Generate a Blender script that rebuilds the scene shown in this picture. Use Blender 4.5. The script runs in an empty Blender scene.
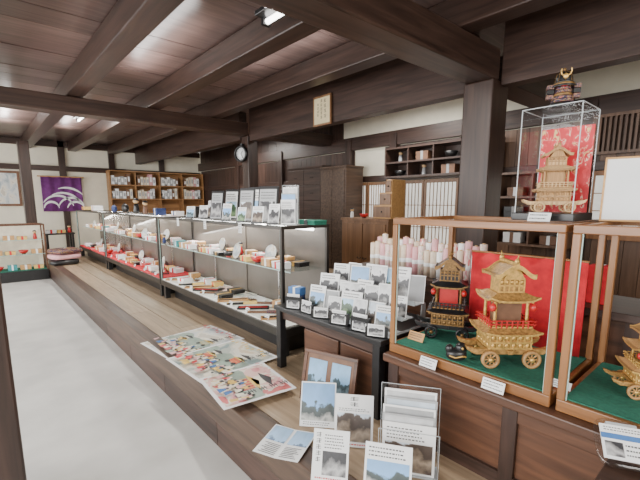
import bpy, math, random
from math import sin, cos, tan, pi, radians as R
from mathutils import Matrix, Vector, Euler
random.seed(7)
S = bpy.context.scene
COL = S.collection
H = 1.5; F0 = 391.0; CX, CY = 320, 264
A = R(41.1); P = R(9)

# ---------- camera geometry: a pixel of the photo to a point on a real plane ----------
def ray(px, py):
    f = F0*cos(P)+(CY-py)*sin(P); z = -F0*sin(P)+(CY-py)*cos(P); r = px-CX
    return Vector((f*sin(A)+r*cos(A), f*cos(A)-r*sin(A), z))
def onz(px, py, z):
    d = ray(px, py); s = (z-H)/d.z; return Vector((d.x*s, d.y*s, z))
def onu(px, py, u):
    d = ray(px, py); s = u/d.x; return Vector((u, d.y*s, H+d.z*s))
def onv(px, py, v):
    d = ray(px, py); s = v/d.y; return Vector((d.x*s, v, H+d.z*s))

# ---------- materials ----------
def newmat(name):
    m = bpy.data.materials.new(name); m.use_nodes = True
    nt = m.node_tree; b = nt.nodes['Principled BSDF']
    return m, nt, b
def N(nt, t, **kw):
    n = nt.nodes.new(t)
    for k, v in kw.items(): setattr(n, k, v)
    return n
def ramp(nt, stops, mode='LINEAR'):
    n = nt.nodes.new('ShaderNodeValToRGB'); cr = n.color_ramp; cr.interpolation = mode
    while len(cr.elements) < len(stops): cr.elements.new(0.5)
    for e, (p, c) in zip(cr.elements, stops):
        e.position = p; e.color = (c[0], c[1], c[2], 1)
    return n
def mul(c, k): return tuple(min(1, x*k) for x in c)
def pm(name, col, rough=.5, metal=0, var=.12, scale=18, bump=0, coat=0, emit=0):
    m, nt, b = newmat(name)
    tc = N(nt, 'ShaderNodeTexCoord'); no = N(nt, 'ShaderNodeTexNoise')
    no.inputs['Scale'].default_value = scale; no.inputs['Detail'].default_value = 4
    nt.links.new(tc.outputs['Object'], no.inputs['Vector'])
    r = ramp(nt, [(.3, mul(col, 1-var)), (.7, mul(col, 1+var))])
    nt.links.new(no.outputs['Fac'], r.inputs['Fac'])
    nt.links.new(r.outputs['Color'], b.inputs['Base Color'])
    b.inputs['Roughness'].default_value = rough; b.inputs['Metallic'].default_value = metal
    b.inputs['Coat Weight'].default_value = coat
    if emit:
        b.inputs['Emission Color'].default_value = (*col, 1); b.inputs['Emission Strength'].default_value = emit
    if bump:
        bp = N(nt, 'ShaderNodeBump'); bp.inputs['Strength'].default_value = bump; bp.inputs['Distance'].default_value = .01
        nt.links.new(no.outputs['Fac'], bp.inputs['Height']); nt.links.new(bp.outputs['Normal'], b.inputs['Normal'])
    return m
def wood(name, c1, c2, rough=.4, axis='y', scale=1.0, island=.35):
    m, nt, b = newmat(name)
    tc = N(nt, 'ShaderNodeTexCoord'); mp = N(nt, 'ShaderNodeMapping'); no = N(nt, 'ShaderNodeTexNoise')
    sc = [16*scale]*3; sc['xyz'.index(axis)] = 1.1*scale
    mp.inputs['Scale'].default_value = sc
    no.inputs['Scale'].default_value = 1.6; no.inputs['Detail'].default_value = 7; no.inputs['Distortion'].default_value = .7
    nt.links.new(tc.outputs['Object'], mp.inputs['Vector']); nt.links.new(mp.outputs['Vector'], no.inputs['Vector'])
    r = ramp(nt, [(.3, c2), (.68, c1)])
    nt.links.new(no.outputs['Fac'], r.inputs['Fac'])
    g = N(nt, 'ShaderNodeNewGeometry'); mr = N(nt, 'ShaderNodeMapRange')
    mr.inputs['To Min'].default_value = 1-island; mr.inputs['To Max'].default_value = 1+island*.6
    nt.links.new(g.outputs['Random Per Island'], mr.inputs['Value'])
    mx = N(nt, 'ShaderNodeMix', data_type='RGBA', blend_type='MULTIPLY'); mx.inputs['Factor'].default_value = 1
    nt.links.new(r.outputs['Color'], mx.inputs[6]); nt.links.new(mr.outputs['Result'], mx.inputs[7])
    nt.links.new(mx.outputs[2], b.inputs['Base Color'])
    b.inputs['Roughness'].default_value = rough
    bp = N(nt, 'ShaderNodeBump'); bp.inputs['Strength'].default_value = .15; bp.inputs['Distance'].default_value = .004
    nt.links.new(no.outputs['Fac'], bp.inputs['Height']); nt.links.new(bp.outputs['Normal'], b.inputs['Normal'])
    return m
def glassmat(name, tint=(.97, .985, .98), base=.03, edge=.55):
    m = bpy.data.materials.new(name); m.use_nodes = True; nt = m.node_tree; nt.nodes.clear()
    out = N(nt, 'ShaderNodeOutputMaterial'); tr = N(nt, 'ShaderNodeBsdfTransparent'); gl = N(nt, 'ShaderNodeBsdfGlossy')
    tr.inputs['Color'].default_value = (*tint, 1); gl.inputs['Roughness'].default_value = .03
    lw = N(nt, 'ShaderNodeLayerWeight'); pw = N(nt, 'ShaderNodeMath', operation='POWER'); pw.inputs[1].default_value = 4
    lw.inputs['Blend'].default_value = .5
    ml = N(nt, 'ShaderNodeMath', operation='MULTIPLY_ADD'); ml.inputs[1].default_value = edge; ml.inputs[2].default_value = base
    nt.links.new(lw.outputs['Facing'], pw.inputs[0]); nt.links.new(pw.outputs[0], ml.inputs[0])
    mx = N(nt, 'ShaderNodeMixShader')
    nt.links.new(ml.outputs[0], mx.inputs['Fac']); nt.links.new(tr.outputs[0], mx.inputs[1]); nt.links.new(gl.outputs[0], mx.inputs[2])
    nt.links.new(mx.outputs[0], out.inputs['Surface'])
    return m
def art(name, stops, scale=5, dist=1.0, rough=.5):
    m, nt, b = newmat(name)
    tc = N(nt, 'ShaderNodeTexCoord'); oi = N(nt, 'ShaderNodeObjectInfo')
    w = N(nt, 'ShaderNodeMath', operation='MULTIPLY'); w.inputs[1].default_value = 37
    nt.links.new(oi.outputs['Random'], w.inputs[0])
    no = N(nt, 'ShaderNodeTexNoise', noise_dimensions='4D')
    no.inputs['Scale'].default_value = scale; no.inputs['Detail'].default_value = 3; no.inputs['Distortion'].default_value = dist
    nt.links.new(tc.outputs['Generated'], no.inputs['Vector']); nt.links.new(w.outputs[0], no.inputs['W'])
    r = ramp(nt, stops, 'CONSTANT'); nt.links.new(no.outputs['Fac'], r.inputs['Fac'])
    nt.links.new(r.outputs['Color'], b.inputs['Base Color']); b.inputs['Roughness'].default_value = rough
    return m
def photo(name, sky, mid, dark, ax=2, hz=.45):
    m, nt, b = newmat(name)
    tc = N(nt, 'ShaderNodeTexCoord'); oi = N(nt, 'ShaderNodeObjectInfo')
    w = N(nt, 'ShaderNodeMath', operation='MULTIPLY'); w.inputs[1].default_value = 53
    nt.links.new(oi.outputs['Random'], w.inputs[0])
    no = N(nt, 'ShaderNodeTexNoise', noise_dimensions='4D'); no.inputs['Scale'].default_value = 3.2; no.inputs['Detail'].default_value = 5
    nt.links.new(tc.outputs['Generated'], no.inputs['Vector']); nt.links.new(w.outputs[0], no.inputs['W'])
    sp = N(nt, 'ShaderNodeSeparateXYZ'); nt.links.new(tc.outputs['Generated'], sp.inputs[0])
    ma = N(nt, 'ShaderNodeMath', operation='MULTIPLY_ADD'); ma.inputs[1].default_value = .9
    nt.links.new(no.outputs['Fac'], ma.inputs[0]); nt.links.new(sp.outputs[ax], ma.inputs[2])
    sb = N(nt, 'ShaderNodeMath', operation='SUBTRACT'); sb.inputs[1].default_value = .45; nt.links.new(ma.outputs[0], sb.inputs[0])
    r = ramp(nt, [(0, dark), (hz*.35, mid), (hz*.7, mul(dark, .8)), (hz, mul(dark, 1.2)), (hz+.05, mul(sky, 1.2)), (1, mul(sky, .85))])
    nt.links.new(sb.outputs[0], r.inputs['Fac']); nt.links.new(r.outputs['Color'], b.inputs['Base Color'])
    b.inputs['Roughness'].default_value = .35
    return m

DW = wood('dark_timber', (.082, .045, .034), (.032, .0175, .0135), .38, 'y')
DWX = wood('dark_timber_cross', (.084, .046, .034), (.033, .018, .0135), .38, 'x')
DWZ = wood('dark_timber_upright', (.072, .039, .029), (.028, .0155, .012), .36, 'z')
SLATW = wood('brown_slat_wood', (.17, .095, .058), (.085, .045, .028), .42, 'z')
CEILW = wood('ceiling_board_wood', (.20, .130, .115), (.10, .063, .056), .32, 'x', 1, .35)
PLANK = wood('worn_platform_plank', (.43, .32, .21), (.275, .195, .125), .40, 'y', 1, .22)
SILL = wood('worn_dark_sill', (.14, .086, .058), (.055, .033, .023), .42, 'y')
CASEW = wood('red_brown_case_wood', (.36, .16, .055), (.21, .085, .03), .3, 'x', 1, .15)
CASEWZ = wood('red_brown_case_post_wood', (.36, .16, .055), (.21, .085, .03), .3, 'z', 1, .15)
COUNTW = wood('counter_wood', (.15, .066, .035), (.065, .029, .017), .38, 'x', 1, .2)
CHESTW = wood('chest_wood', (.28, .145, .07), (.16, .078, .036), .4, 'z', 1, .15)
LIGHTW = wood('light_pine', (.66, .38, .15), (.48, .25, .09), .45, 'x', 2, .15)
PALEW = wood('pale_model_wood', (.70, .48, .25), (.50, .31, .14), .55, 'z', 3, .25)
TANW = wood('tan_model_wood', (.50, .29, .115), (.33, .175, .065), .5, 'z', 3, .3)
SHELFW = wood('honey_shelf_wood', (.42, .22, .09), (.28, .14, .055), .42, 'x', 1, .15)
CONC = pm('trowelled_concrete', (.60, .595, .565), .5, 0, .15, 2.2, .05)
PLASTER = pm('cream_plaster', (.82, .77, .63), .8, 0, .04, 6, .05)
BLACK = pm('black_lacquer', (.014, .014, .015), .3, 0, .2, 12)
BRONZE = pm('dark_bronze_metal', (.05, .045, .04), .35, .6, .15, 12)
SMOKED = pm('smoked_back_glass', (.125, .108, .092), .22, 0, .15, 3)
GOLD = pm('gold_leaf', (.68, .43, .13), .36, .55, .3, 40)
OGOLD = pm('old_gold_wood', (.40, .225, .07), .45, .2, .45, 50)
DGOLD = pm('dull_dark_gold', (.22, .12, .038), .4, .4, .4, 50)
CHROME = pm('chrome', (.75, .76, .77), .2, 1, .05, 10)
RED = pm('red_cloth', (.66, .018, .03), .8, 0, .15, 25, .1)
CRIM = pm('crimson_lacquer', (.5, .02, .02), .3, 0, .15, 12)
ORANGE = pm('orange_cloth', (.75, .22, .05), .8, 0, .15, 20)
GREEN = pm('green_felt', (.02, .15, .10), .95, 0, .2, 60, .2)
WCLOTH = pm('white_display_cloth', (.88, .86, .80), .85, 0, .05, 12, .1)
PAPER = pm('white_paper', (.86, .87, .87), .55, 0, .03, 8)
CREAM = pm('cream_print', (.80, .74, .60), .4, 0, .08, 12)
PRED = pm('poster_red', (.62, .05, .06), .35, 0, .2, 16)
PYEL = pm('poster_yellow', (.74, .50, .12), .35, 0, .2, 16)
PGREEN = pm('poster_grey_green', (.28, .36, .30), .35, 0, .25, 10)
PPINK = pm('poster_pink', (.74, .42, .42), .35, 0, .2, 12)
INK = pm('print_ink', (.06, .06, .065), .6, 0, .1, 30)
RINK = pm('red_print_ink', (.65, .04, .05), .6, 0, .1, 30)
BINK = pm('blue_print_ink', (.06, .17, .42), .6, 0, .1, 30)
PURPLE = pm('purple_dyed_cloth', (.17, .035, .19), .85, 0, .2, 14, .1)
PINK = pm('pink_cloth', (.72, .38, .40), .8, 0, .15, 20)
BEIGE = pm('beige_cloth', (.70, .58, .45), .8, 0, .15, 20)
DKBLUE = pm('navy_cloth', (.03, .05, .16), .7, 0, .2, 14)
TEAL = pm('teal_box', (.05, .28, .30), .5, 0, .1, 14)
YEL = pm('ochre_paper', (.74, .52, .16), .6, 0, .1, 14)
GREY = pm('grey_card', (.38, .39, .40), .6, 0, .1, 14)
BRN = pm('brown_leather', (.18, .09, .05), .5, 0, .2, 14)
SHOJI = pm('glowing_shoji_paper', (.90, .89, .83), .8, 0, .03, 6, emit=.5)  # slight glow put into the paper so the panels look bright
TUBE = pm('fluorescent_tube', (1, .98, .94), .5, 0, .0, 6, emit=9)
GLASS = glassmat('case_glass', (.97, .985, .98), .05, .5)
SHGLASS = glassmat('shelf_glass', (.86, .94, .91), .07, .5)
ACRYL = glassmat('clear_acrylic', (.95, .965, .975), .06, .35)
EDGE = pm('polished_glass_edge', (.45, .62, .58), .2, 0, .1, 20)
CLEAR_EDGE = pm('acrylic_edge', (.50, .54, .56), .2, 0, .05, 20)
CRE = (.78, .74, .64)
AR_FEST = art('festival_print', [(0, (.24, .32, .32)), (.40, (.45, .49, .44)), (.46, (.62, .62, .55)), (.52, CRE), (.58, (.66, .56, .42))], 2.5, .6, .3)
AR_FEST2 = art('crimson_print', [(0, (.30, .22, .25)), (.40, (.70, .30, .32)), (.46, (.76, .50, .46)), (.52, CRE), (.58, (.72, .20, .20))], 2.5, .6, .3)
AR_FEST3 = art('pale_print', [(0, (.40, .46, .48)), (.41, (.56, .60, .60)), (.48, (.70, .71, .68)), (.54, CRE), (.60, (.6, .55, .46))], 2.5, .6, .3)
AR_PAT = art('patterned_paper', [(0, (.80, .52, .54)), (.42, (.84, .79, .72)), (.48, (.76, .42, .43)), (.53, (.80, .70, .5)), (.58, (.40, .46, .40))], 7, .6)
AR_REDPAT = art('red_brocade', [(0, (.62, .02, .03)), (.50, (.72, .04, .05)), (.555, (.80, .60, .45)), (.58, (.66, .02, .03)), (.64, (.75, .5, .2))], 6, 1.2)
AR_DARK = art('dark_brocade', [(0, (.02, .02, .03)), (.45, (.1, .03, .09)), (.53, (.55, .35, .08)), (.57, (.03, .02, .04)), (.63, (.45, .04, .05))], 9, .6)
PH_CASTLE = photo('castle_photo', (.22, .42, .72), (.55, .55, .52), (.07, .09, .09))
PH_STREET = photo('street_photo', (.60, .68, .76), (.42, .34, .26), (.09, .07, .06), 2, .6)
PH_MONO = photo('monochrome_photo', (.62, .63, .64), (.50, .50, .50), (.05, .05, .055), 2, .65)
PH_GREEN = photo('garden_photo', (.40, .60, .78), (.25, .38, .20), (.06, .11, .06))
PH_BLUE = photo('mountain_photo', (.26, .48, .74), (.20, .30, .36), (.05, .09, .11))
PH_BLUEFLAT = photo('blue_leaflet_print', (.35, .55, .80), (.72, .78, .82), (.12, .2, .34), 1)

# ---------- mesh builder ----------
class MB:
    def __init__(s): s.v = []; s.f = []; s.m = []; s.s = []
    def add(s, vs, fs, m=0, M=None, smooth=False):
        o = len(s.v)
        for p in vs:
            p = Vector(p); s.v.append(M @ p if M is not None else p)
        for f in fs:
            s.f.append([i+o for i in f]); s.m.append(m); s.s.append(smooth)
        return s
    def box(s, x0, x1, y0, y1, z0, z1, m=0, M=None):
        return s.add([(x0,y0,z0),(x1,y0,z0),(x1,y1,z0),(x0,y1,z0),(x0,y0,z1),(x1,y0,z1),(x1,y1,z1),(x0,y1,z1)],
                     [(0,3,2,1),(4,5,6,7),(0,1,5,4),(1,2,6,5),(2,3,7,6),(3,0,4,7)], m, M)
    def quad(s, p, m=0, M=None): return s.add(p, [tuple(range(len(p)))], m, M)
    def cyl(s, p0, p1, r0, r1=None, n=14, m=0, smooth=True):
        r1 = r0 if r1 is None else r1
        p0 = Vector(p0); p1 = Vector(p1); q = (p1-p0).to_track_quat('Z', 'Y').to_matrix()
        vs = []
        for p, r in ((p0, r0), (p1, r1)):
            for k in range(n): vs.append(p + q @ Vector((r*cos(2*pi*k/n), r*sin(2*pi*k/n), 0)))
        s.add(vs, [(k, (k+1) % n, n+(k+1) % n, n+k) for k in range(n)], m, None, smooth)
        s.add(vs[:n], [tuple(reversed(range(n)))], m); s.add(vs[n:], [tuple(range(n))], m)
        return s
    def lathe(s, prof, n=18, c=(0,0,0), m=0, M=None, smooth=True):
        vs = []; fs = []
        for (r, z) in prof:
            for k in range(n): vs.append((c[0]+r*cos(2*pi*k/n), c[1]+r*sin(2*pi*k/n), c[2]+z))
        for i in range(len(prof)-1):
            for k in range(n): fs.append((i*n+k, i*n+(k+1) % n, (i+1)*n+(k+1) % n, (i+1)*n+k))
        return s.add(vs, fs, m, M, smooth)
    def sph(s, c, r, n=14, h=9, m=0, e=1.0, M=None):
        def sg(x): return math.copysign(abs(x)**e, x)
        vs = []; fs = []
        for i in range(h+1):
            t = -pi/2+pi*i/h
            for k in range(n):
                a = 2*pi*k/n
                vs.append((c[0]+r[0]*sg(cos(t))*sg(cos(a)), c[1]+r[1]*sg(cos(t))*sg(sin(a)), c[2]+r[2]*sg(sin(t))))
        for i in range(h):
            for k in range(n): fs.append((i*n+k, i*n+(k+1) % n, (i+1)*n+(k+1) % n, (i+1)*n+k))
        return s.add(vs, fs, m, M, True)
    def prism(s, poly, y0, y1, m=0, M=None):
        n = len(poly); vs = [(x, y0, z) for x, z in poly]+[(x, y1, z) for x, z in poly]
        fs = [tuple(range(n)), tuple(range(2*n-1, n-1, -1))]+[(k, n+k, n+(k+1) % n, (k+1) % n) for k in range(n)]
        return s.add(vs, fs, m, M)
    def tube(s, pts, r, n=8, m=0):
        for a, b in zip(pts[:-1], pts[1:]): s.cyl(a, b, r, r, n, m)
        return s
    def hip(s, z, a, b, a2, b2, h, m=0, mt=1, up=.03):
        """hipped eave with upturned corners"""
        n = 6; L = 4*n; rings = []
        for j in range(4):
            f = j/3; aa = a+(a2-a)*f; bb = b+(b2-b)*f; zz = z+h*f**1.5; ring = []
            for sd in range(4):
                for i in range(n):
                    q = -1+2*i/n
                    x, y = [(q*aa, -bb), (aa, q*bb), (-q*aa, bb), (-aa, -q*bb)][sd]
                    ring.append((x, y, zz+up*(1-f)*abs(q)**4))
            rings.append(ring)
        low = [(x, y, zq-.014) for x, y, zq in rings[0]]
        def strip(r0, r1, mm): s.add(r0+r1, [(k, (k+1) % L, L+(k+1) % L, L+k) for k in range(L)], mm)
        strip(low, rings[0], mt)
        for j in range(3): strip(rings[j], rings[j+1], m)
        s.add(rings[3], [tuple(range(L))], m); s.add(low, [tuple(reversed(range(L)))], m)
        return s
    def build(s, name, mats, parent=None, loc=(0,0,0), rot=(0,0,0), bev=0):
        me = bpy.data.meshes.new(name); me.from_pydata([tuple(v) for v in s.v], [], s.f)
        if not isinstance(mats, (list, tuple)): mats = [mats]
        for m in mats: me.materials.append(m)
        for p, mi, sm in zip(me.polygons, s.m, s.s): p.material_index = min(mi, len(mats)-1); p.use_smooth = sm
        me.update()
        o = bpy.data.objects.new(name, me); COL.objects.link(o); o.location = loc; o.rotation_euler = rot
        if parent: o.parent = parent
        if bev:
            b = o.modifiers.new('bevel', 'BEVEL'); b.width = bev; b.segments = 2; b.limit_method = 'ANGLE'
        return o
def tag(o, label, cat, group=None):
    o['label'] = label; o['category'] = cat
    if group: o['group'] = group
    return o
def thing(name, label, cat, loc=(0,0,0), rz=0, group=None):
    o = bpy.data.objects.new(name, None); COL.objects.link(o); o.empty_display_size = .1
    o.location = loc; o.rotation_euler = (0, 0, rz); return tag(o, label, cat, group)
def struct(name, mb, mats, bev=0, parent=None):
    o = mb.build(name, mats, parent, bev=bev)
    if not parent: o['kind'] = 'structure'
    return o
TN = [0]
def trim(x0, x1, y0, y1, z0, z1, mat, bev=.006):
    TN[0] += 1
    return struct('trim_%d' % TN[0], MB().box(x0, x1, y0, y1, z0, z1), mat, bev)
def trim_mb(mb, mat):
    TN[0] += 1; return struct('trim_%d' % TN[0], mb, mat)
ORD = ['first','second','third','fourth','fifth','sixth','seventh','eighth','ninth','tenth','eleventh','twelfth','thirteenth','fourteenth','fifteenth','sixteenth','seventeenth','eighteenth','nineteenth','twentieth','twenty-first','twenty-second','twenty-third','twenty-fourth','twenty-fifth','twenty-sixth','twenty-seventh','twenty-eighth']
FR = -pi/2          # things with this turn face the aisle

# ================= SETTING =================
PZ = .34
struct('floor', MB().box(-2.8, 5.4, -2.6, 11.7, -.1, 0), CONC)
pb = MB(); u = 1.10; k = 0
while u < 5.2:
    w = .215; y = -1.5-(k % 3)*.8
    while y < 11.4:
        y2 = min(y+2.9, 11.45); pb.box(u, min(u+w-.004, 5.2), max(y, -1.5), y2-.004, .29, PZ); y += 2.9
    u += w; k += 1
struct('floor', pb, PLANK)
trim(.972, 1.096, -1.5, 11.45, .17, .346, SILL, .008)
fb = MB(); y = -1.5
while y < 11.4: fb.box(.985, 1.05, y, min(y+.9, 11.45)-.006, 0, .168); y += .9
trim_mb(fb, DW)
cb = MB(); y = -2.5
while y < 11.5:
    cb.box(-2.7, 5.2, y, y+.345, 2.95+random.uniform(0, .006), 3.0); y += .35
struct('ceiling', cb, CEILW)
for uu in (.02, .93, 1.84, 2.72):
    trim(uu, uu+.18, -2.5, 11.5, 2.73, 2.945, DW, .01)
for vv, z0 in ((1.60, 2.49), (5.55, 2.54)):
    trim(-2.7, 3.35, vv, vv+.25, z0, 2.725, DWX, .012)
trim(3.36, 3.50, 1.87, 5.54, 2.45, 2.945, DW)
trim(3.36, 3.50, -2.5, 1.59, 2.45, 2.945, DW)
trim(3.36, 3.50, 5.84, 11.4, 2.5, 2.945, DW)
trim(3.52, 5.2, 1.60, 1.85, 2.5, 2.735, DWX)
trim(3.52, 5.2, 5.55, 5.80, 2.54, 2.735, DWX)
trim(3.25, 3.53, 1.60, 1.86, PZ, 2.49, DWZ, .012)      # main pillar
trim(3.36, 3.54, 5.59, 5.79, PZ, 2.54, DWZ, .01)
trim(-.2, .05, 2.1, 2.35, 0, 2.725, DWZ, .012)
trim(.76, .95, 10.1, 10.29, 0, 2.725, DWZ, .01)
struct('wall_far', MB().box(-2.7, 5.3, 11.5, 11.6, 0, 2.95), PLASTER)
struct('wall_back', MB().box(5.2, 5.3, -2.5, 11.5, 0, 2.95), PLASTER)
struct('wall_right', MB().box(-2.7, 5.3, -2.6, -2.5, 0, 2.95), PLASTER)
for (x0, x1) in ((1.62, 1.76), (2.72, 2.86), (4.0, 4.14)): trim(x0, x1, 11.42, 11.5, 0, 2.94, DWZ)
trim(-2.7, 5.2, 11.43, 11.5, 2.24, 2.36, DWX)
trim(-2.7, 5.2, 11.42, 11.5, 2.80, 2.94, DWX)
trim(-2.7, 1.1, 11.43, 11.5, .0, .5, DWX)
trim(5.12, 5.2, -2.4, 11.4, 2.40, 2.62, DW)
trim(5.13, 5.2, -2.4, 11.4, 1.84, 1.94, DW)
for vv in (.25, 1.35, 2.75, 4.02, 5.02, 7.1, 9.0): trim(5.09, 5.2, vv, vv+.13, PZ, 2.58, DWZ)
bd = MB(); y = -2.3
while y < 2.6: bd.box(5.165, 5.198, y, y+.145, PZ, 2.39); y += .15
trim_mb(bd, SLATW)
bd = MB(); y = 2.65
while y < 4.3: bd.box(5.165, 5.198, y, y+.145, 1.95, 2.39); y += .15
trim_mb(bd, DWZ)
bd = MB(); y = 5.0
while y < 11.3: bd.box(5.165, 5.198, y, y+.145, PZ if y > 5.3 else 1.95, 2.39); y += .15
trim_mb(bd, DWZ)
bd = MB(); y = 5.3
while y < 11.3: bd.box(5.165, 5.198, y, y+.295, 2.62, 2.945); y += .3
trim_mb(bd, DWZ)
lv = MB()
for i in range(20): lv.box(5.08, 5.11, .44+i*.045, .462+i*.045, 2.03, 2.38)
lv.box(5.07, 5.12, .38, .42, 2.0, 2.41); lv.box(5.07, 5.12, 1.33, 1.37, 2.0, 2.41); lv.box(5.07, 5.12, .42, 1.33, 2.0, 2.03); lv.box(5.07, 5.12, .42, 1.33, 2.38, 2.41)
trim_mb(lv, SLATW)
def lattice_door(n, v0, v1, z0, z1, bars, mat=CHESTW, rails=3):
    e = bpy.data.objects.new('door_%d' % n, None); COL.objects.link(e); e['kind'] = 'structure'; e.location = (5.08, (v0+v1)/2, z0)
    W = v1-v0; hh = z1-z0
    f = MB(); f.box(-.014, .014, -W/2, -W/2+.035, 0, hh); f.box(-.014, .014, W/2-.035, W/2, 0, hh)
    f.box(-.013, .013, -W/2+.035, W/2-.035, 0, .12); f.box(-.013, .013, -W/2+.035, W/2-.035, hh-.05, hh)
    f.build('door_frame', mat, e, bev=.003)
    g = MB()
    for i in range(bars):
        y = -W/2+.035+(i+1)*(W-.07)/(bars+1); g.box(-.006, .004, y-.005, y+.005, .12, hh-.05)
    for i in range(rails):
        z = .12+(i+1)*(hh-.17)/(rails+1); g.box(-.005, .003, -W/2+.035, W/2-.035, z-.005, z+.005)
    g.build('lattice', mat, e)
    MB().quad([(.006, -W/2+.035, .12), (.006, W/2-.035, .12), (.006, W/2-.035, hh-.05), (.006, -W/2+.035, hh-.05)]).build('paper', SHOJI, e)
DH = 1.83
lattice_door(1, 2.90, 3.45, PZ+.02, DH, 7); lattice_door(2, 3.46, 4.01, PZ+.02, DH, 7)
lattice_door(3, 4.16, 4.58, PZ+.02, DH, 6); lattice_door(4, 4.59, 5.01, PZ+.02, DH, 6)
lattice_door(5, .42, 1.33, 1.1, DH, 5, CASEWZ, 2)
struct('wall_left', MB().box(-2.8, -2.7, -2.5, 11.5, 0, .5).box(-2.8, -2.7, -2.5, 11.5, 2.5, 2.95), DW)
for i, vv in enumerate((-2.5, .3, 3.1, 5.9, 8.7, 11.3)): trim(-2.8, -2.65, vv, vv+.15, .5, 2.5, DWZ)

# ================= LONG GLASS CASES =================
CU = 1.617; CD = .46
def long_case(v0, v1, label, deckmat):
    L = v1-v0; t = thing('display_case', label, 'display case', (CU, (v0+v1)/2, PZ), FR, 'long glass display cases')
    h = L/2
    for x in (-h+.03, h-.09):
        for y in (.02, CD-.08): MB().box(x, x+.06, y, y+.06, 0, .16).build('leg', BLACK, t, bev=.003)
    MB().box(-h+.10, h-.10, .13, CD-.1, 0, .16).build('under_case_shade', BLACK, t)  # dark box added to stand for the shade under the case
    MB().box(-h, h, 0, CD, .16, .225).build('base', BRONZE, t, bev=.004)
    MB().box(-h+.02, h-.02, .015, CD-.03, .226, .236).build('deck', deckmat, t)
    for x in (-h, h-.026):
        for y in (0, CD-.026): MB().box(x, x+.026, y, y+.026, .225, .965).build('post', BRONZE, t, bev=.002)
    tf = MB(); tf.box(-h, h, 0, .026, .965, .99); tf.box(-h, h, CD-.026, CD, .965, .99); tf.box(-h, -h+.026, .026, CD-.026, .965, .99); tf.box(h-.026, h, .026, CD-.026, .965, .99)
    tf.build('top_frame', BRONZE, t, bev=.002)
    a, b = -h+.026, h-.026
    for i, (x0, x1) in enumerate(((a, .03), (-.03, b))):
        d = MB().box(x0, x1, CD-.022+.01*i, CD-.014+.01*i, .225, .965).build('back_door', SMOKED, t)
        xk = x0+.06 if i else x1-.06
        MB().cyl((xk, CD-.024+.01*i, .60), (xk, CD-.026+.01*i, .60), .018, n=14).build('finger_pull', CHROME, d)
    MB().quad([(a, .026, .978), (b, .026, .978), (b, CD-.026, .978), (a, CD-.026, .978)]).build('top_pane', GLASS, t)
    for x in (a+.002, b-.005): MB().box(x, x+.003, .004, .010, .225, .965).build('glass_edge', EDGE, t)
    s = MB().quad([(a+.005, .10, .64), (b-.005, .10, .64), (b-.005, CD-.03, .64), (a+.005, CD-.03, .64)]).build('shelf', SHGLASS, t)
    MB().box(a+.005, b-.005, .096, .10, .636, .644).build('shelf_edge', EDGE, s)
    for x in (-h*.5, h*.5): MB().box(x-.008, x+.008, CD-.045, CD-.03, .236, .63).build('shelf_upright', CHROME, t)
    MB().cyl((a+.1, CD-.06, .945), (b-.1, CD-.06, .945), .012, n=10).build('lamp_tube', TUBE, t)
    return t
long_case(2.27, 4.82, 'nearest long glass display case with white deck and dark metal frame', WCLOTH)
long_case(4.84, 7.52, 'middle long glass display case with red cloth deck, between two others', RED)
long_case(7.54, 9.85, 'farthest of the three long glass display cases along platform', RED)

# ---------- shop goods ----------
def gift_box(w, d, h, m1, m2, m3):
    t = thing('gift_box', '', 'box')
    MB().box(-w/2, w/2, -d/2, d/2, 0, h*.6).build('box_body', m1, t, bev=.002)
    MB().box(-w/2-.002, w/2+.002, -d/2-.002, d/2+.002, h*.6, h).build('lid', m2, t, bev=.002)
    MB().box(-w*.1, w*.1, -d/2-.003, d/2+.003, 0, h+.001).build('paper_band', m3, t)
    return t
def bowl(r, m1, m2):
    t = thing('lacquer_bowl', '', 'bowl')
    MB().lathe([(r*.4, .15*r), (r*.75, .35*r), (r, .9*r), (r*.96, .9*r), (r*.7, .42*r), (0.001, .25*r)], 20).build('bowl_body', m1, t)
    MB().lathe([(0.001, 0), (r*.42, 0), (r*.4, .17*r), (.001, .17*r)], 20).build('foot', m2, t)
    return t
def fan(r, m1, m2):
    t = thing('folding_fan', '', 'fan')
    n = 20; vs = []; fs = []
    for i in range(n+1):
        a = R(15)+R(150)*i/n; dz = .006 if i % 2 else .001
        vs += [(r*.42*cos(a), r*.42*sin(a)-r*.5, .004+dz), (r*cos(a), r*sin(a)-r*.5, .004+dz*2)]
    for i in range(n): fs.append((2*i, 2*i+2, 2*i+3, 2*i+1))
    MB().add(vs, fs).build('fan_leaf', m1, t)
    g = MB()
    for i in range(0, n+1, 2):
        a = R(15)+R(150)*i/n; g.cyl((0, -r*.5, .004), (r*.5*cos(a), r*.5*sin(a)-r*.5, .005), .003, .004, 5)
    g.build('ribs', m2, t)
    MB().cyl((0, -r*.5, 0), (0, -r*.5, .012), .006, n=8).build('rivet', GOLD, t)
    return t
def closed_fan(l, m1, m2):
    t = thing('closed_fan', '', 'fan')
    MB().prism([(-l*.5, .0), (-l*.5, .014), (l*.05, .018), (l*.05, 0)], -.012, .012).build('guard_sticks', m1, t)
    MB().prism([(l*.05, .001), (l*.05, .019), (l*.5, .026), (l*.5, .001)], -.02, .02).build('folded_leaf', m2, t)
    MB().cyl((-l*.46, 0, .013), (-l*.46, 0, .02), .008, n=10).build('rivet', GOLD, t)
    return t
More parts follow.
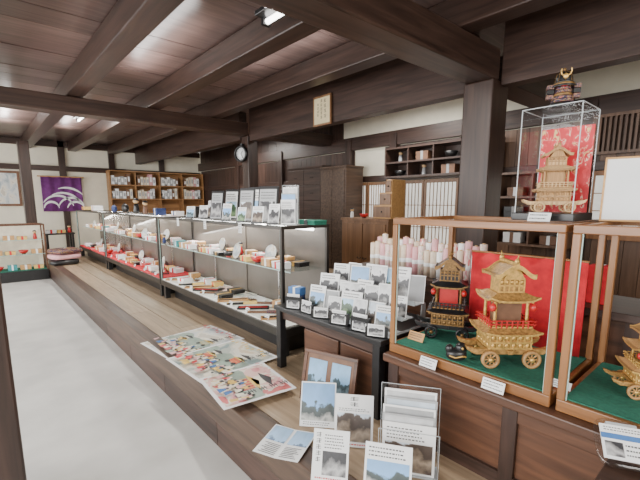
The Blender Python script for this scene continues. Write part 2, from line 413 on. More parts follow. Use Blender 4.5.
def doll(h, m1, m2):
    t = thing('wooden_doll', '', 'doll')
    MB().lathe([(.001, 0), (h*.17, 0), (h*.19, h*.1), (h*.15, h*.45), (h*.12, h*.6), (.001, h*.61)], 16).build('doll_body', m1, t)
    MB().sph((0, 0, h*.76), (h*.18, h*.18, h*.17)).build('doll_head', PALEW, t)
    MB().sph((0, .01*h, h*.82), (h*.185, h*.18, h*.14)).build('doll_hair', m2, t)
    return t
def chop(w, m1, m2):
    t = thing('chopstick_set', '', 'chopsticks')
    f = MB(); f.box(-w/2, w/2, -.035, .035, 0, .006); f.box(-w/2, w/2, -.035, -.031, .006, .016); f.box(-w/2, w/2, .031, .035, .006, .016); f.box(-w/2, -w/2+.004, -.031, .031, .006, .016); f.box(w/2-.004, w/2, -.031, .031, .006, .016)
    f.build('tray', m1, t)
    for y in (-.012, .012): MB().cyl((-w*.45, y, .012), (w*.45, y, .012), .0045, .0025, 8).build('chopstick', m2, t)
    return t
def booklet(w, d, m1):
    t = thing('booklet', '', 'booklet')
    MB().box(-w/2+.002, w/2-.002, -d/2+.002, d/2-.002, .001, .009).build('pages', PAPER, t)
    MB().box(-w/2, w/2, -d/2, d/2, .009, .011).build('cover', m1, t)
    MB().box(-w*.35, w*.35, d*.22, d*.3, .011, .0115).build('printed_title', INK, t)
    return t
def purse(w, m1, m2):
    t = thing('clasp_purse', '', 'purse')
    MB().sph((0, 0, w*.32), (w*.5, w*.2, w*.33), 16, 10, 0, .8).build('pouch', m1, t)
    c = MB(); c.tube([(w*.4*cos(a), 0, w*.5+w*.16*sin(a)) for a in [pi*i/10 for i in range(11)]], .004); c.sph((-.008, 0, w*.69), (.008, .008, .008)); c.sph((.008, 0, w*.70), (.008, .008, .008))
    c.build('clasp', m2, t)
    return t
def plate(r, m1, m2):
    t = thing('display_plate', '', 'plate')
    M = Matrix.Translation((0, 0, r)) @ Matrix.Rotation(R(75), 4, 'X')
    MB().lathe([(.001, 0), (r*.6, .002), (r, .016), (r*.99, .02), (r*.6, .008), (.001, .006)], 22, M=M).build('plate_body', m1, t)
    e = MB()
    for x in (-r*.4, r*.4): e.tube([(x, -.03, .015), (x, -.02, .004), (x, .06, .004), (x, .03, r*1.1)], .004, 6)
    e.cyl((-r*.4, .06, .004), (r*.4, .06, .004), .004, n=6)
    e.build('easel', m2, t)
    return t
goods = [
 (lambda s: gift_box(.14*s, .10*s, .05*s, PAPER, PAPER, RED), 'red-banded white box'),
 (lambda s: bowl(.06*s, CRIM, BLACK), 'red lacquer bowl'),
 (lambda s: fan(.15*s, AR_PAT, BLACK), 'open patterned folding fan'),
 (lambda s: chop(.26*s, LIGHTW, BLACK), 'boxed black chopsticks'),
 (lambda s: gift_box(.12*s, .09*s, .06*s, LIGHTW, LIGHTW, PAPER), 'pale wooden box'),
 (lambda s: doll(.13*s, CRIM, BLACK), 'red wooden doll'),
 (lambda s: booklet(.13*s, .17*s, AR_FEST), 'printed booklet'),
 (lambda s: purse(.10*s, AR_DARK, GOLD), 'dark brocade purse'),
 (lambda s: gift_box(.15*s, .11*s, .035*s, BLACK, BLACK, GOLD), 'flat black box'),
 (lambda s: bowl(.055*s, BLACK, CRIM), 'black lacquer bowl'),
 (lambda s: plate(.07*s, AR_FEST3, BLACK), 'pale plate on easel'),
 (lambda s: gift_box(.11*s, .09*s, .045*s, YEL, YEL, RED), 'ochre box'),
 (lambda s: chop(.25*s, BLACK, CRIM), 'red chopsticks in black tray'),
 (lambda s: fan(.14*s, PAPER, BRN), 'open white folding fan'),
 (lambda s: purse(.09*s, PINK, CHROME), 'pink clasp purse'),
 (lambda s: doll(.11*s, DKBLUE, BLACK), 'navy wooden doll'),
 (lambda s: gift_box(.10*s, .10*s, .07*s, TEAL, TEAL, PAPER), 'teal box'),
 (lambda s: booklet(.12*s, .17*s, RED), 'red booklet'),
 (lambda s: closed_fan(.27*s, BRN, AR_DARK), 'closed dark folding fan'),
 (lambda s: closed_fan(.25*s, BLACK, YEL), 'closed ochre folding fan'),
]
def fill(v0, v1, cname, seq_front, seq_back, seq_shelf, seq_shelf2, s=1.0, cards=0):
    rows = [('front deck row', .13, .578, seq_front), ('back deck row', .32, .578, seq_back),
            ('front shelf row', .17, .982, seq_shelf), ('back shelf row', .34, .982, seq_shelf2)]
    for (where, dy, z, seq) in rows:
        n = len(seq)
        for i, k in enumerate(seq):
            v = v0+.15+(v1-v0-.30)*(i+.5)/n+random.uniform(-.015, .015)
            o = goods[k][0](s*(.92 if 'shelf' in where else 1)); o.location = (CU+dy, v, z); o.rotation_euler = (0, 0, FR+random.uniform(-.2, .2)+(.9 if k in (3, 12, 18, 19) else 0))
            o['label'] = '%s, %s from right in %s of %s case' % (goods[k][1], ORD[i], where, cname)
            o['group'] = 'goods inside the %s long case' % cname
    for i in range(cards):
        v = v0+.28+(v1-v0-.5)*i/(cards-1)
        card('price_card', 'white price card, %s from right at front of %s case deck' % (ORD[i], cname), 'price card', (CU+.035, v, .578), FR, 25, .06, .035, PAPER, 'price cards in the %s case' % cname, None, text_block(.1, .9, .15, .9, 2, 2, i), t=.002)

# ================= PAPER THINGS =================
def card_mb(w, h, t=.004, art_box=(.08, .92, .08, .92), lines=(), M=None):
    mb = MB(); mb.box(-w/2, w/2, -t/2, t/2, 0, h)
    y = -t/2-.0007
    def q(x0, x1, z0, z1, m):
        mb.quad([(-w/2+x0*w, y, z0*h), (-w/2+x1*w, y, z0*h), (-w/2+x1*w, y, z1*h), (-w/2+x0*w, y, z1*h)], m)
    if art_box: q(*art_box, 1)
    for l in lines: q(l[0], l[1], l[2], l[3], l[4])
    return mb
def text_block(x0, x1, z0, z1, n, m=2, seed=0):
    rr = random.Random(seed); out = []
    for i in range(n):
        zc = z1-(i+.5)*(z1-z0)/n; hh = (z1-z0)/n*.17; x = x0; end = x1 - rr.random()*.25*(x1-x0)
        while x < end:
            w = rr.uniform(.025, .06); out.append((x, min(x+w, x1), zc-hh, zc+hh, m)); x += w+.022
    return out
def glyphs(x0, x1, z0, z1, n, m=2, seed=1):
    """a vertical column of brush-like characters"""
    rr = random.Random(seed); out = []; ch = (z1-z0)/n; w = x1-x0
    for i in range(n):
        b = z1-(i+1)*ch+.12*ch; e = z1-i*ch-.12*ch; d = e-b
        for j in range(3):
            z = b+d*(j+.3)/3; out.append((x0+rr.uniform(0, .15)*w, x1-rr.uniform(0, .15)*w, z, z+d*.1, m))
        xc = x0+w*rr.uniform(.35, .6); out.append((xc, xc+w*.13, b, e, m))
    return out
def card(name, label, cat, loc, rz, tilt, w, h, artm, group=None, art_box=(.08, .92, .08, .92), lines=(), paper=PAPER, t=.004, ink=RINK):
    o = card_mb(w, h, t, art_box, lines).build(name, [paper, artm, INK, ink], None, loc, (-R(tilt), 0, rz))
    return tag(o, label, cat, group)

fill(2.27, 4.82, 'nearest', [3, 18, 12, 19, 3, 8, 18, 12, 3, 19, 0, 3], [2, 4, 18, 13, 6, 8, 2, 11, 0, 13, 4], [0, 4, 1, 11, 10, 9, 8, 0, 11, 7, 0, 4, 16], [8, 4, 10, 0, 4, 5, 11, 10, 0, 8, 4, 0], 1.1, 8)
fill(4.84, 7.52, 'middle', [10, 2, 0, 1, 14, 8, 11, 4, 13, 0, 1], [0, 11, 10, 4, 2, 0, 10, 9, 11, 4], [15, 5, 0, 10, 1, 4, 11, 7, 0, 4], [0, 10, 4, 11, 0, 8, 10, 4], 1.15, 6)
fill(7.54, 9.85, 'farthest', [1, 10, 0, 4, 17, 9, 13, 0], [10, 0, 11, 4, 10, 0], [0, 16, 5, 11, 10, 4, 0], [10, 0, 4, 11, 0], 1.2)

# posters lying flat on the planks: a pale border round a printed festival scene
def poster(label, cx, cy, w, l, rz, bgm, z, seed, nf, cols):
    rr = random.Random(seed); mb = MB(); b = .022
    mb.box(-w/2, w/2, -l/2, l/2, z-.0006, z)
    x0, x1, y0, y1 = -w/2+b, w/2-b, -l/2+b, l/2-b
    W = x1-x0; L = y1-y0; lay = [z+.0008]
    def poly(p, m):
        q = [(min(max(x, x0), x1), min(max(y, y0), y1), lay[0]) for x, y in p]; mb.quad(q, m)
    def step(): lay[0] += .00035
    poly([(x0, y0), (x1, y0), (x1, y1), (x0, y1)], 1); step()
    hp = [(x0, y0+L*.30)]+[(x0+W*i/9, y0+L*(.55+.12*rr.random())) for i in range(10)]+[(x1, y0+L*.30)]
    poly(hp, 5); step()
    for q in range(nf):                 # festival floats in the picture
        cxx = x0+W*(q+.5)/nf+rr.uniform(-.03, .03)*W; cyy = y0+L*(.34+.16*(q % 2)); s = W*(.62 if nf == 1 else .34)
        poly([(cxx-.30*s, cyy), (cxx+.30*s, cyy), (cxx+.30*s, cyy+.36*s), (cxx-.30*s, cyy+.36*s)], cols[0]); step()
        for k in range(5): poly([(cxx-.30*s+.13*s*k, cyy), (cxx-.27*s+.13*s*k, cyy), (cxx-.27*s+.13*s*k, cyy+.36*s), (cxx-.30*s+.13*s*k, cyy+.36*s)], 4)
        step()
        poly([(cxx-.20*s, cyy+.44*s), (cxx+.20*s, cyy+.44*s), (cxx+.20*s, cyy+.70*s), (cxx-.20*s, cyy+.70*s)], 6)
        for (hh, ww) in ((.36, .46), (.68, .42)):
            poly([(cxx-ww*s, cyy+(hh+.05)*s), (cxx-.3*ww*s, cyy+hh*s), (cxx+.3*ww*s, cyy+hh*s), (cxx+ww*s, cyy+(hh+.05)*s), (cxx+.5*ww*s, cyy+(hh+.13)*s), (cxx, cyy+(hh+.22)*s), (cxx-.5*ww*s, cyy+(hh+.13)*s)], 4 if hh < .5 else 2); step()
        for sx in (-.22, .22): poly([(cxx+sx*s+.11*s*cos(2*pi*k/12), cyy-.03*s+.11*s*sin(2*pi*k/12)) for k in range(12)], 2)
        step()
    for k in range(46):                 # crowd in festival clothes
        fx = x0+W*rr.random(); fy = y0+L*.36*(1-k/46)*rr.uniform(.9, 1.05)+.005; s = .055-.02*(fy-y0)/L
        m = rr.choice([cols[0], cols[1], 6, 7, 4, 6, 8])
        poly([(fx-s*.5, fy), (fx+s*.5, fy), (fx+s*.22, fy+s*.9), (fx-s*.22, fy+s*.9)], m); step()
        poly([(fx+s*.2*cos(2*pi*j/7), fy+s*1.05+s*.2*sin(2*pi*j/7)) for j in range(7)], 2 if k % 3 else 6); lay[0] += .00008
    for k in range(12):                 # lanterns
        fx = x0+W*(k+.5)/12; fy = y1-L*(.10+.04*sin(k*1.3)); poly([(fx+.011*cos(2*pi*j/8), fy+.018*sin(2*pi*j/8)) for j in range(8)], cols[1])
    step()
    for k in range(4):                  # brush title down the side
        yy = y1-.05-k*.07; xx = x1-.05
        for s in range(3): poly([(xx-.024, yy+s*.017), (xx+.024, yy+s*.017), (xx+.024, yy+s*.017+.006), (xx-.024, yy+s*.017+.006)], 2)
        poly([(xx-.004, yy-.006), (xx+.004, yy-.006), (xx+.004, yy+.045), (xx-.004, yy+.045)], 2)
    o = mb.build('festival_poster', [PAPER, bgm, INK, PRED, PYEL, PGREEN, CREAM, BINK, PPINK], None, (cx, cy, PZ), (0, 0, rz))
    tag(o, label, 'poster', 'festival posters on the platform')
poster('pale grey festival print, farthest of the three posters on the planks', 1.27, 3.08, .54, .66, R(-84), AR_FEST3, .004, 1, 2, (5, 3))
poster('colourful red and yellow festival print, middle of the three posters', 1.26, 2.54, .55, .62, R(-87), AR_FEST, .024, 2, 2, (3, 4))
poster('crimson festival print lying nearest the camera of three posters', 1.16, 2.03, .46, .46, R(-97), AR_FEST2, .044, 3, 1, (3, 8))

t = thing('photo_frame', 'dark brown wooden frame holding two blue landscape photos, below the low table', 'picture frame', (1.40, 1.56, PZ+.003))
t.rotation_euler = (-R(14), 0, R(-72))
f = MB(); f.box(-.175, .175, -.008, .008, 0, .022); f.box(-.175, .175, -.008, .008, .278, .30); f.box(-.175, -.153, -.008, .008, .022, .278); f.box(.153, .175, -.008, .008, .022, .278)
f.build('frame', COUNTW, t, bev=.002)
MB().box(-.153, .153, -.002, .004, .022, .278).build('mat_board', BRN, t)
for x in (-.076, .076): MB().box(x-.060, x+.060, -.004, -.002, .05, .25).build('photograph', PH_BLUE, t)
def booktag(name, label, cat, px, py, w, h, rz, tilt, artm, **kw):
    p = onz(px, py, PZ+.003)
    return card(name, label, cat, p, R(rz), tilt, w, h, artm, **kw)
booktag('guide_booklet', 'booklet with blue sky castle photo cover, standing beside the photo frame', 'booklet', 317, 427, .185, .225, -48, 24, PH_CASTLE, art_box=(.03, .97, .14, .97), lines=text_block(.1, .9, .03, .12, 2, 2, 3), t=.008)
booktag('guide_booklet', 'white booklet with street photo and dark title, left of the clear leaflet holder', 'booklet', 353, 447, .185, .24, -50, 20, PH_STREET, art_box=(.06, .94, .1, .64), lines=text_block(.1, .9, .67, .74, 2, 2, 5)+glyphs(.38, .62, .76, .97, 2, 2, 3)+text_block(.1, .9, .02, .08, 1, 3, 4), t=.008)
booktag('guide_booklet', 'white booklet with small monochrome print, nearest the platform edge', 'booklet', 329, 482, .155, .205, -52, 22, PH_MONO, art_box=(.28, .94, .12, .58), lines=glyphs(.08, .23, .35, .95, 5, 2, 8)+text_block(.32, .95, .62, .92, 5, 2, 6)+text_block(.1, .9, .02, .1, 1, 3, 9), t=.006)
booktag('guide_booklet', 'white leaflet with blue sky picture, cut off by the bottom of the photo', 'leaflet', 386, 503, .185, .215, -56, 20, PH_CASTLE, art_box=(.05, .95, .08, .70), lines=text_block(.08, .92, .74, .95, 3, 2, 12), t=.004)
t = thing('open_brochure', 'blue and white brochure lying open at the platform edge', 'brochure', onz(286, 444, PZ+.008), R(-62))
for sx in (-1, 1):
    mb = MB(); w = .115
    mb.add([(0, -.12, .004), (sx*w, -.12, .012), (sx*w, .12, .012), (0, .12, .004)], [(0, 1, 2, 3)], 0)
    for l in range(7): mb.add([(sx*.012, -.105+l*.012, .0062), (sx*(w-.02-.01*(l % 3)), -.105+l*.012, .0122), (sx*(w-.02-.01*(l % 3)), -.101+l*.012, .0122), (sx*.012, -.101+l*.012, .0062)], [(0, 1, 2, 3)], 2)
    mb.add([(sx*.008, -.01, .006), (sx*(w-.006), -.01, .0125), (sx*(w-.006), .112, .0125), (sx*.008, .112, .006)], [(0, 1, 2, 3)], 1)
    mb.build('page', [PAPER, PH_BLUEFLAT, INK], t)
def leaflet_holder(label, loc, rz, w, h, d, n, arts, group_label):
    t = thing('leaflet_holder', label, 'leaflet holder', loc, rz)
    MB().quad([(-w/2, d, 0), (w/2, d, 0), (w/2, d, h), (-w/2, d, h)]).build('back_plate', ACRYL, t)
    e = MB(); e.box(-w/2, w/2, 0, d, -.002, .002)
    for x in (-w/2, w/2): e.box(x-.001, x+.001, d-.002, d+.001, 0, h); e.box(x-.001, x+.001, -.001, .002, 0, h*.55)
    e.box(-w/2, w/2, d-.001, d+.001, h-.002, h); e.box(-w/2, w/2, -.001, .001, h*.55-.002, h*.55)
    e.build('edges', CLEAR_EDGE, t)
    M = Matrix.Translation(loc) @ Matrix.Rotation(rz, 4, 'Z')
    for i in range(n):
        y = d*(i+.7)/(n+.4)
        card('leaflet', '%s, %s from the front' % (group_label, ORD[i]), 'leaflet', M @ Vector((random.uniform(-.006, .006), y, .004)), rz, 0, w*.88, h*(.62+.33*i/(n-.9)), arts[i % len(arts)],
             'leaflets in the ' + label.split(',')[0].split(' with')[0], (.05, .95, .04, .62) if i == 0 else (.04, .96, .04, .97), text_block(.08, .92, .66, .93, 4, 2, i+20) if i == 0 else (), GREY if i % 2 else PAPER, t=.003)
leaflet_holder('tall clear acrylic leaflet holder with grey street leaflets, on the planks', onz(407, 476, PZ+.004), R(-56), .25, .37, .09, 5, [PH_STREET, PH_MONO, GREY], 'pale leaflet in the tall clear holder')

# ================= LOW TABLE AND RACK =================
t = thing('low_table', 'low black table beside the end of the nearest long case', 'table', (1.50, 1.73, PZ), FR)
MB().box(-.485, .485, 0, .56, .42, .45).build('tabletop', BLACK, t, bev=.004)
MB().box(-.45, .45, .03, .05, .36, .42).build('apron', DWX, t)
for x in (-.47, .42):
    for y in (.01, .50): MB().box(x, x+.05, y, y+.05, 0, .42).build('leg', BLACK, t, bev=.003)
t = thing('storage_cabinet', 'dark wooden cabinet tucked under the low black table', 'cabinet', (1.60, 1.66, PZ), FR)
MB().box(-.33, .37, 0, .4, 0, .34).build('cabinet_body', DWX, t, bev=.004)
for x in (-.32, .03):
    d = MB().box(x, x+.33, -.014, -.001, .02, .32).build('door', COUNTW, t, bev=.004)
    MB().sph((x+(.29 if x < 0 else .04), -.022, .18), (.012, .012, .012)).build('knob', OGOLD, d)
RV = 1.58
t = thing('postcard_rack', 'clear stepped rack crowded with postcards on the low table', 'card rack', (1.57, RV, .79), FR)
SH = [.015, .075, .14]
for i in range(3):
    z = SH[i]; y = .04+i*.11
    MB().box(-.34, .33, y-.04, y+.065, z-.006, z).build('step', CLEAR_EDGE, t, bev=.001)
    MB().box(-.34, .33, y-.04, y-.037, z, z+.02).build('lip', CLEAR_EDGE, t)
for x in (-.34, .0, .325): MB().box(x, x+.005, .0, .33, 0, .012).box(x, x+.005, .29, .33, 0, .135).build('side_bracket', CLEAR_EDGE, t)
kinds = [('castle', PH_CASTLE), ('street', PH_STREET), ('monochrome', PH_MONO), ('garden', PH_GREEN), ('monochrome', PH_MONO), ('blank grey', GREY)]
rp = random.Random(11)
for i in range(3):
    z = .79+SH[i]+.001; n = [7, 7, 8][i]
    for j in range(n):
        k = kinds[(i*2+j*5+i*j) % 6]; x = -.285+j*.57/(n-1)+rp.uniform(-.01, .01)
        w = rp.uniform(.10, .14); h = rp.uniform(.12, .17) if i < 2 else rp.uniform(.15, .20)
        card('postcard', '%s postcard, %s from left in %s tier of the clear rack' % (k[0], ORD[j], ('front', 'middle', 'back')[i]), 'postcard',
             (1.57+.02+i*.11+.03*(j % 2), RV-x, z), FR+rp.uniform(.05, .45), rp.uniform(9, 16), w, h, k[1], 'postcards in the clear rack', (.04, .96, .04, .96) if j % 3 else (.05, .95, .05, .72), text_block(.1, .9, .76, .95, 2, 2, j) if j % 3 == 0 else (), t=.003)
rh = random.Random(5)
for j in range(6):
    v = 2.04-j*.148+rh.uniform(-.02, .02)
    t = thing('card_holder', '%s small black card holder from left along the table front' % ORD[j], 'card holder', (1.54+rh.uniform(0, .012), v, .791), FR+R(18)+rh.uniform(-.3, .3), 'black card holders on the table front')
    hh = rh.uniform(.045, .085)
    MB().box(-.06, .06, -.010, .018, 0, hh).build('holder_block', BLACK, t, bev=.003)
    card_mb(.09, hh+.012, .004, (.06, .94, .08, .92), ()).build('white_card', [PAPER, PH_MONO, INK], t, (0, -.013, .006), (-R(6), 0, 0))
b = gift_box(.10, .06, .13, DKBLUE, BINK, PAPER); b.location = (1.62, 2.10, .791); b.rotation_euler = (0, 0, FR+.2); b['label'] = 'small navy box at the left end of the low table'

# ================= COUNTER AND WOODEN CASES =================
t = thing('shop_counter', 'dark brown wooden counter carrying the two red-brown glass cases', 'counter', (1.50, .30, PZ), FR)
MB().box(-.9, .9, .03, .6, 0, .37).build('counter_body', COUNTW, t)
MB().box(-.905, .905, -.03, .62, .37, .41).build('counter_top', COUNTW, t, bev=.006)
for x in (-.9, -.32, .26, .84): MB().box(x, x+.06, .012, .03, .0, .37).build('stile', DWZ, t, bev=.003)
MB().box(-.9, .9, .014, .03, .0, .06).build('plinth_rail', DWX, t)
MB().box(-.84, .9, .016, .03, .30, .37).build('upper_rail', COUNTW, t, bev=.003)
def wood_case(v0, v1, label):
    W = v1-v0; h = W/2; t = thing('wooden_glass_case', label, 'display case', (1.515, (v0+v1)/2, .751), FR, 'red-brown wooden glass cases'); D = .53; Z = .674
    MB().box(-h, h, 0, D, 0, .045).build('base', CASEW, t, bev=.004)
    MB().box(-h+.02, h-.02, .02, D-.02, .0455, .050).build('felt', GREEN, t)
    for x in (-h, h-.026):
        for y in (0, D-.026): MB().box(x, x+.026, y, y+.026, .045, Z-.03).build('post', CASEWZ, t, bev=.003)
    f = MB(); f.box(-h, h, 0, .028, Z-.03, Z); f.box(-h, h, D-.028, D, Z-.03, Z); f.box(-h, -h+.028, .028, D-.028, Z-.03, Z); f.box(h-.028, h, .028, D-.028, Z-.03, Z)
    f.build('top_frame', CASEW, t, bev=.003)
    a, b = -h+.026, h-.026; zt = Z-.03
    for x in (a+.001, b-.004): MB().box(x, x+.003, .010, .016, .045, zt).build('glass_edge', EDGE, t)
    MB().quad([(a, .028, Z-.01), (b, .028, Z-.01), (b, D-.028, Z-.01), (a, D-.028, Z-.01)]).build('top_pane', GLASS, t)
    return t
wood_case(.455, 1.20, 'red-brown wooden glass case holding a black and a gold float model')
wood_case(-.50, .435, 'red-brown wooden glass case at the right edge of the photo')

def float_model(label, loc, rz, s, mbody, mtrim, mroof, mcloth, mwheel, mrail, k=.85, wr=.075, wheels=True, tall=1.0, lamp=CRIM):
    """tiered festival float: wheels, chassis, carved body, eave, railed stage, eave, upper room, curved gable"""
    t = thing('festival_float_model', label, 'model float', loc, rz, 'festival float models'); t.scale = (s, s, s)
    zc = wr*1.45 if wheels else .045
    c = MB(); L = .36*k
    for y in (-.14*k, .14*k):
        c.box(-L, L, y-.018, y+.018, zc, zc+.04)
        for q in (-1, 1): c.prism([(q*L, zc), (q*(L+.06), zc+.03), (q*(L+.075), zc+.065), (q*L, zc+.04)][::q], y-.018, y+.018)
    for x in (-.22*k, 0, .22*k): c.box(x-.018, x+.018, -.2*k, .2*k, zc+.005, zc+.035)
    c.build('chassis', mbody, t)
    for x in (-.22*k, .22*k):
        for y in (-.205*k, .205*k):
            w = MB(); M = Matrix.Translation((x, y, wr)) @ Matrix.Rotation(pi/2, 4, 'X')
            w.lathe([(wr*.72, -.016), (wr, -.016), (wr, .016), (wr*.72, .016), (wr*.72, -.016)], 20, m=0, M=M)
            w.lathe([(.001, -.024), (wr*.26, -.024), (wr*.26, .024), (.001, .024)], 12, m=1, M=M)
            for q in range(8):
                a = 2*pi*q/8; w.cyl((x+wr*.2*cos(a), y, wr+wr*.2*sin(a)), (x+wr*.76*cos(a), y, wr+wr*.76*sin(a)), wr*.1, n=6, m=0)
            w.build('wheel', [mwheel, mtrim], t)
    z = zc+.04
    b = MB(); bw, bdp, bh = .22*k, .16*k, .12
    b.box(-bw, bw, -bdp, bdp, z, z+bh)
    for q in range(7):
        x = -bw+2*bw*q/6; b.box(x-.007, x+.007, -bdp-.01, bdp+.01, z, z+bh, 1)
    for zz in (z+.008, z+bh*.42, z+bh-.012): b.box(-bw-.01, bw+.01, -bdp-.012, bdp+.012, zz-.007, zz+.007, 1)
    for q in range(6):
        x = -bw+2*bw*(q+.5)/6
        for zz in (z+bh*.22, z+bh*.7):
            b.sph((x, -bdp-.004, zz), (bw*.12, .010, bh*.16), 8, 5, 1)
    for q in range(4):
        y = -bdp+2*bdp*(q+.5)/4
        for sx in (-1, 1):
            for zz in (z+bh*.22, z+bh*.7): b.sph((sx*(bw+.004), y, zz), (.010, bdp*.15, bh*.16), 8, 5, 1)
    b.build('lower_body', [mbody, mtrim], t)
    z += bh
    e = MB()
    for q in range(11):
        x = (-.26+.52*q/10)*k; e.box(x-.006, x+.006, -.22*k, .22*k, z-.012, z+.003, 1)
    e.hip(z+.006, .30*k, .25*k, .22*k, .16*k, .035, 0, 1, .02); e.build('lower_eave', [mroof, mtrim], t)
    z += .042
    r = MB(); rw, rd = .225*k, .18*k
    r.box(-rw, rw, -rd, rd, z, z+.012, 1)
    for q in range(9):
        x = -rw+2*rw*q/8
        for y in (-rd, rd): r.cyl((x, y, z), (x, y, z+.055), .006, n=6)
    for q in range(7):
        y = -rd+2*rd*q/6
        for x in (-rw, rw): r.cyl((x, y, z), (x, y, z+.055), .006, n=6)
    for zz in (z+.03, z+.055):
        for y in (-rd, rd): r.box(-rw-.02, rw+.02, y-.005, y+.005, zz-.004, zz+.004)
        for x in (-rw, rw): r.box(x-.005, x+.005, -rd-.02, rd+.02, zz-.004, zz+.004)
    r.build('railing', [mrail, mtrim], t)
    z += .012; mh = .15*tall
    MB().box(-.13*k, .13*k, -.09*k, .09*k, z, z+mh).build('curtain', mcloth, t)
    for x in (-.17*k, .17*k):
        for y in (-.13*k, .13*k): MB().cyl((x, y, z), (x, y, z+mh+.01), .012, n=8).build('column', mtrim, t)
    if lamp:
        for x in (-.215*k, .215*k):
            l = MB(); l.lathe([(.001, 0), (.016, .004), (.026, .03), (.016, .056), (.001, .06)], 10, (x, -.17*k, z+mh-.075)); l.cyl((x, -.17*k, z+mh-.016), (x, -.17*k, z+mh+.02), .003, n=5); l.build('lantern', lamp, t)
    z += mh
    e = MB()
    for q in range(9):
        x = (-.2+.4*q/8)*k; e.box(x-.006, x+.006, -.18*k, .18*k, z-.012, z+.006, 1)
    e.hip(z+.008, .26*k, .22*k, .16*k, .12*k, .045, 0, 1, .03); e.build('middle_eave', [mroof, mtrim], t)
    z += .053; uh = .085*tall
    u2 = MB(); u2.box(-.13*k, .13*k, -.1*k, .1*k, z, z+uh)
    for q in range(6):
        x = (-.13+.26*q/5)*k; u2.box(x-.006, x+.006, -.108*k, .108*k, z, z+uh, 1)
    for zz in (z+.006, z+uh*.5, z+uh-.004): u2.box(-.138*k, .138*k, -.109*k, .109*k, zz-.005, zz+.005, 1)
    for q in range(5):
        u2.sph(((-.104+.052*q)*k, -.105*k, z+uh*.75), (.018*k, .008, .014), 8, 5, 1)
    u2.build('upper_body', [mbody, mtrim], t)
    z += uh; pts = []
    for i in range(17):
        q = -1+2*i/16; pts.append((q*.21*k, z+.005+.10*(0.5+0.5*cos(pi*q))**.8+.03*abs(q)**3))
    ro = MB(); ro.prism(pts+[(x, zq-.018) for x, zq in reversed(pts)], -.18*k, .18*k)
    for y in (-.18*k-.008, .18*k): ro.prism([(x*1.02, zq+.005) for x, zq in pts]+[(x*1.0, zq-.028) for x, zq in reversed(pts)], y, y+.008, 1)
    ro.prism([(-.11*k, z), (.11*k, z), (.055*k, z+.075), (-.055*k, z+.075)], -.15*k, .15*k, 1)
    rf = ro.build('roof', [mroof, mtrim], t)
    zt = z+.105
    kk = MB(); kk.box(-.014, .014, -.195*k, .195*k, zt, zt+.022)
    for y in (-.18*k, .18*k): kk.sph((0, y, zt+.026), (.02, .015, .024), 8, 6); kk.cyl((0, y, zt+.036), (0, y*1.15, zt+.075), .008, .003, 6)
    kk.build('ridge', mtrim, rf)
    return t
FZ = .802
float_model('slim black festival float model in the left of wooden case', (1.82, 1.06, FZ), R(-62), .54, BLACK, DGOLD, BLACK, CRIM, BLACK, BLACK, .64, .06, True, 1.3)
float_model('large gold festival float model on wheels before the red cloth', (1.70, .715, FZ), R(-42), .58, OGOLD, GOLD, OGOLD, BRN, TANW, CRIM, .68, .065, True, 1.25)
float_model('gold float model in the glass case cut off at right edge', (1.80, .215, FZ), R(-60), .37, OGOLD, GOLD, TANW, BRN, TANW, GOLD, .85, .075)
def backdrop(label, v0, v1, z1, u=2.0):
    W = v1-v0; n = 28; vs = []; fs = []
    for i in range(n+1):
        for j in range(2): vs.append((-W/2+W*i/n, .006*sin(i*.9), j*(z1-FZ)))
    for i in range(n): fs.append((2*i, 2*i+2, 2*i+3, 2*i+1))
    t = thing('cloth_backdrop', label, 'cloth', (u, (v0+v1)/2, FZ), FR)
    o = MB().add(vs, fs, 0, None, True).build('cloth_panel', RED, t)
    sd = o.modifiers.new('t', 'SOLIDIFY'); sd.thickness = .002
    MB().cyl((-W/2, 0, z1-FZ), (W/2, 0, z1-FZ), .006, n=8).build('hanging_rod', CASEW, t)
backdrop('red cloth backdrop behind the gold float model', .50, 1.04, 1.24)
card('notice_card', 'tall white notice card at the right end of the red cloth', 'notice', (1.965, .545, 1.10), FR, 0, .035, .12, PAPER, None, None, glyphs(.3, .7, .08, .92, 7, 2, 5), t=.002)
t = thing('stone_ornament', 'small dark carved ornament with gold trim on green felt', 'ornament', onz(456, 360, FZ), R(-50))
m = MB(); m.sph((0, 0, .028), (.045, .03, .028), 14, 8, 0, .8); m.sph((.018, -.006, .06), (.026, .022, .026)); m.sph((-.03, .004, .05), (.018, .016, .022)); m.build('carved_body', BLACK, t)
g = MB(); g.tube([(-.035, -.027, .03), (-.01, -.032, .022), (.02, -.031, .03), (.036, -.022, .025)], .004, 6); g.sph((.02, -.026, .064), (.006, .005, .006)); g.build('gold_trim', GOLD, t)
def price_tag(label, px, py, w, h, u, z, tilt, seed, paper=PAPER):
    p = onu(px, py, u)
    card('price_card', label, 'price card', (u, p.y, z), FR, tilt, w, h, paper, None, None, text_block(.08, .92, .12, .92, 3, 2, seed), paper, .003)
price_tag('white price card on the counter edge below the black float model', 427, 365, .085, .045, 1.482, .752, 20, 31)
price_tag('white price card on the counter edge below the gold float model', 492, 388, .09, .045, 1.482, .752, 20, 32)
price_tag('brown wooden name plate inside the case, left of the black float', 415, 340, .09, .045, 1.62, FZ, 25, 33, LIGHTW)
price_tag('small white price card on green felt right of the gold float', 560, 385, .07, .03, 1.60, FZ, 30, 34)

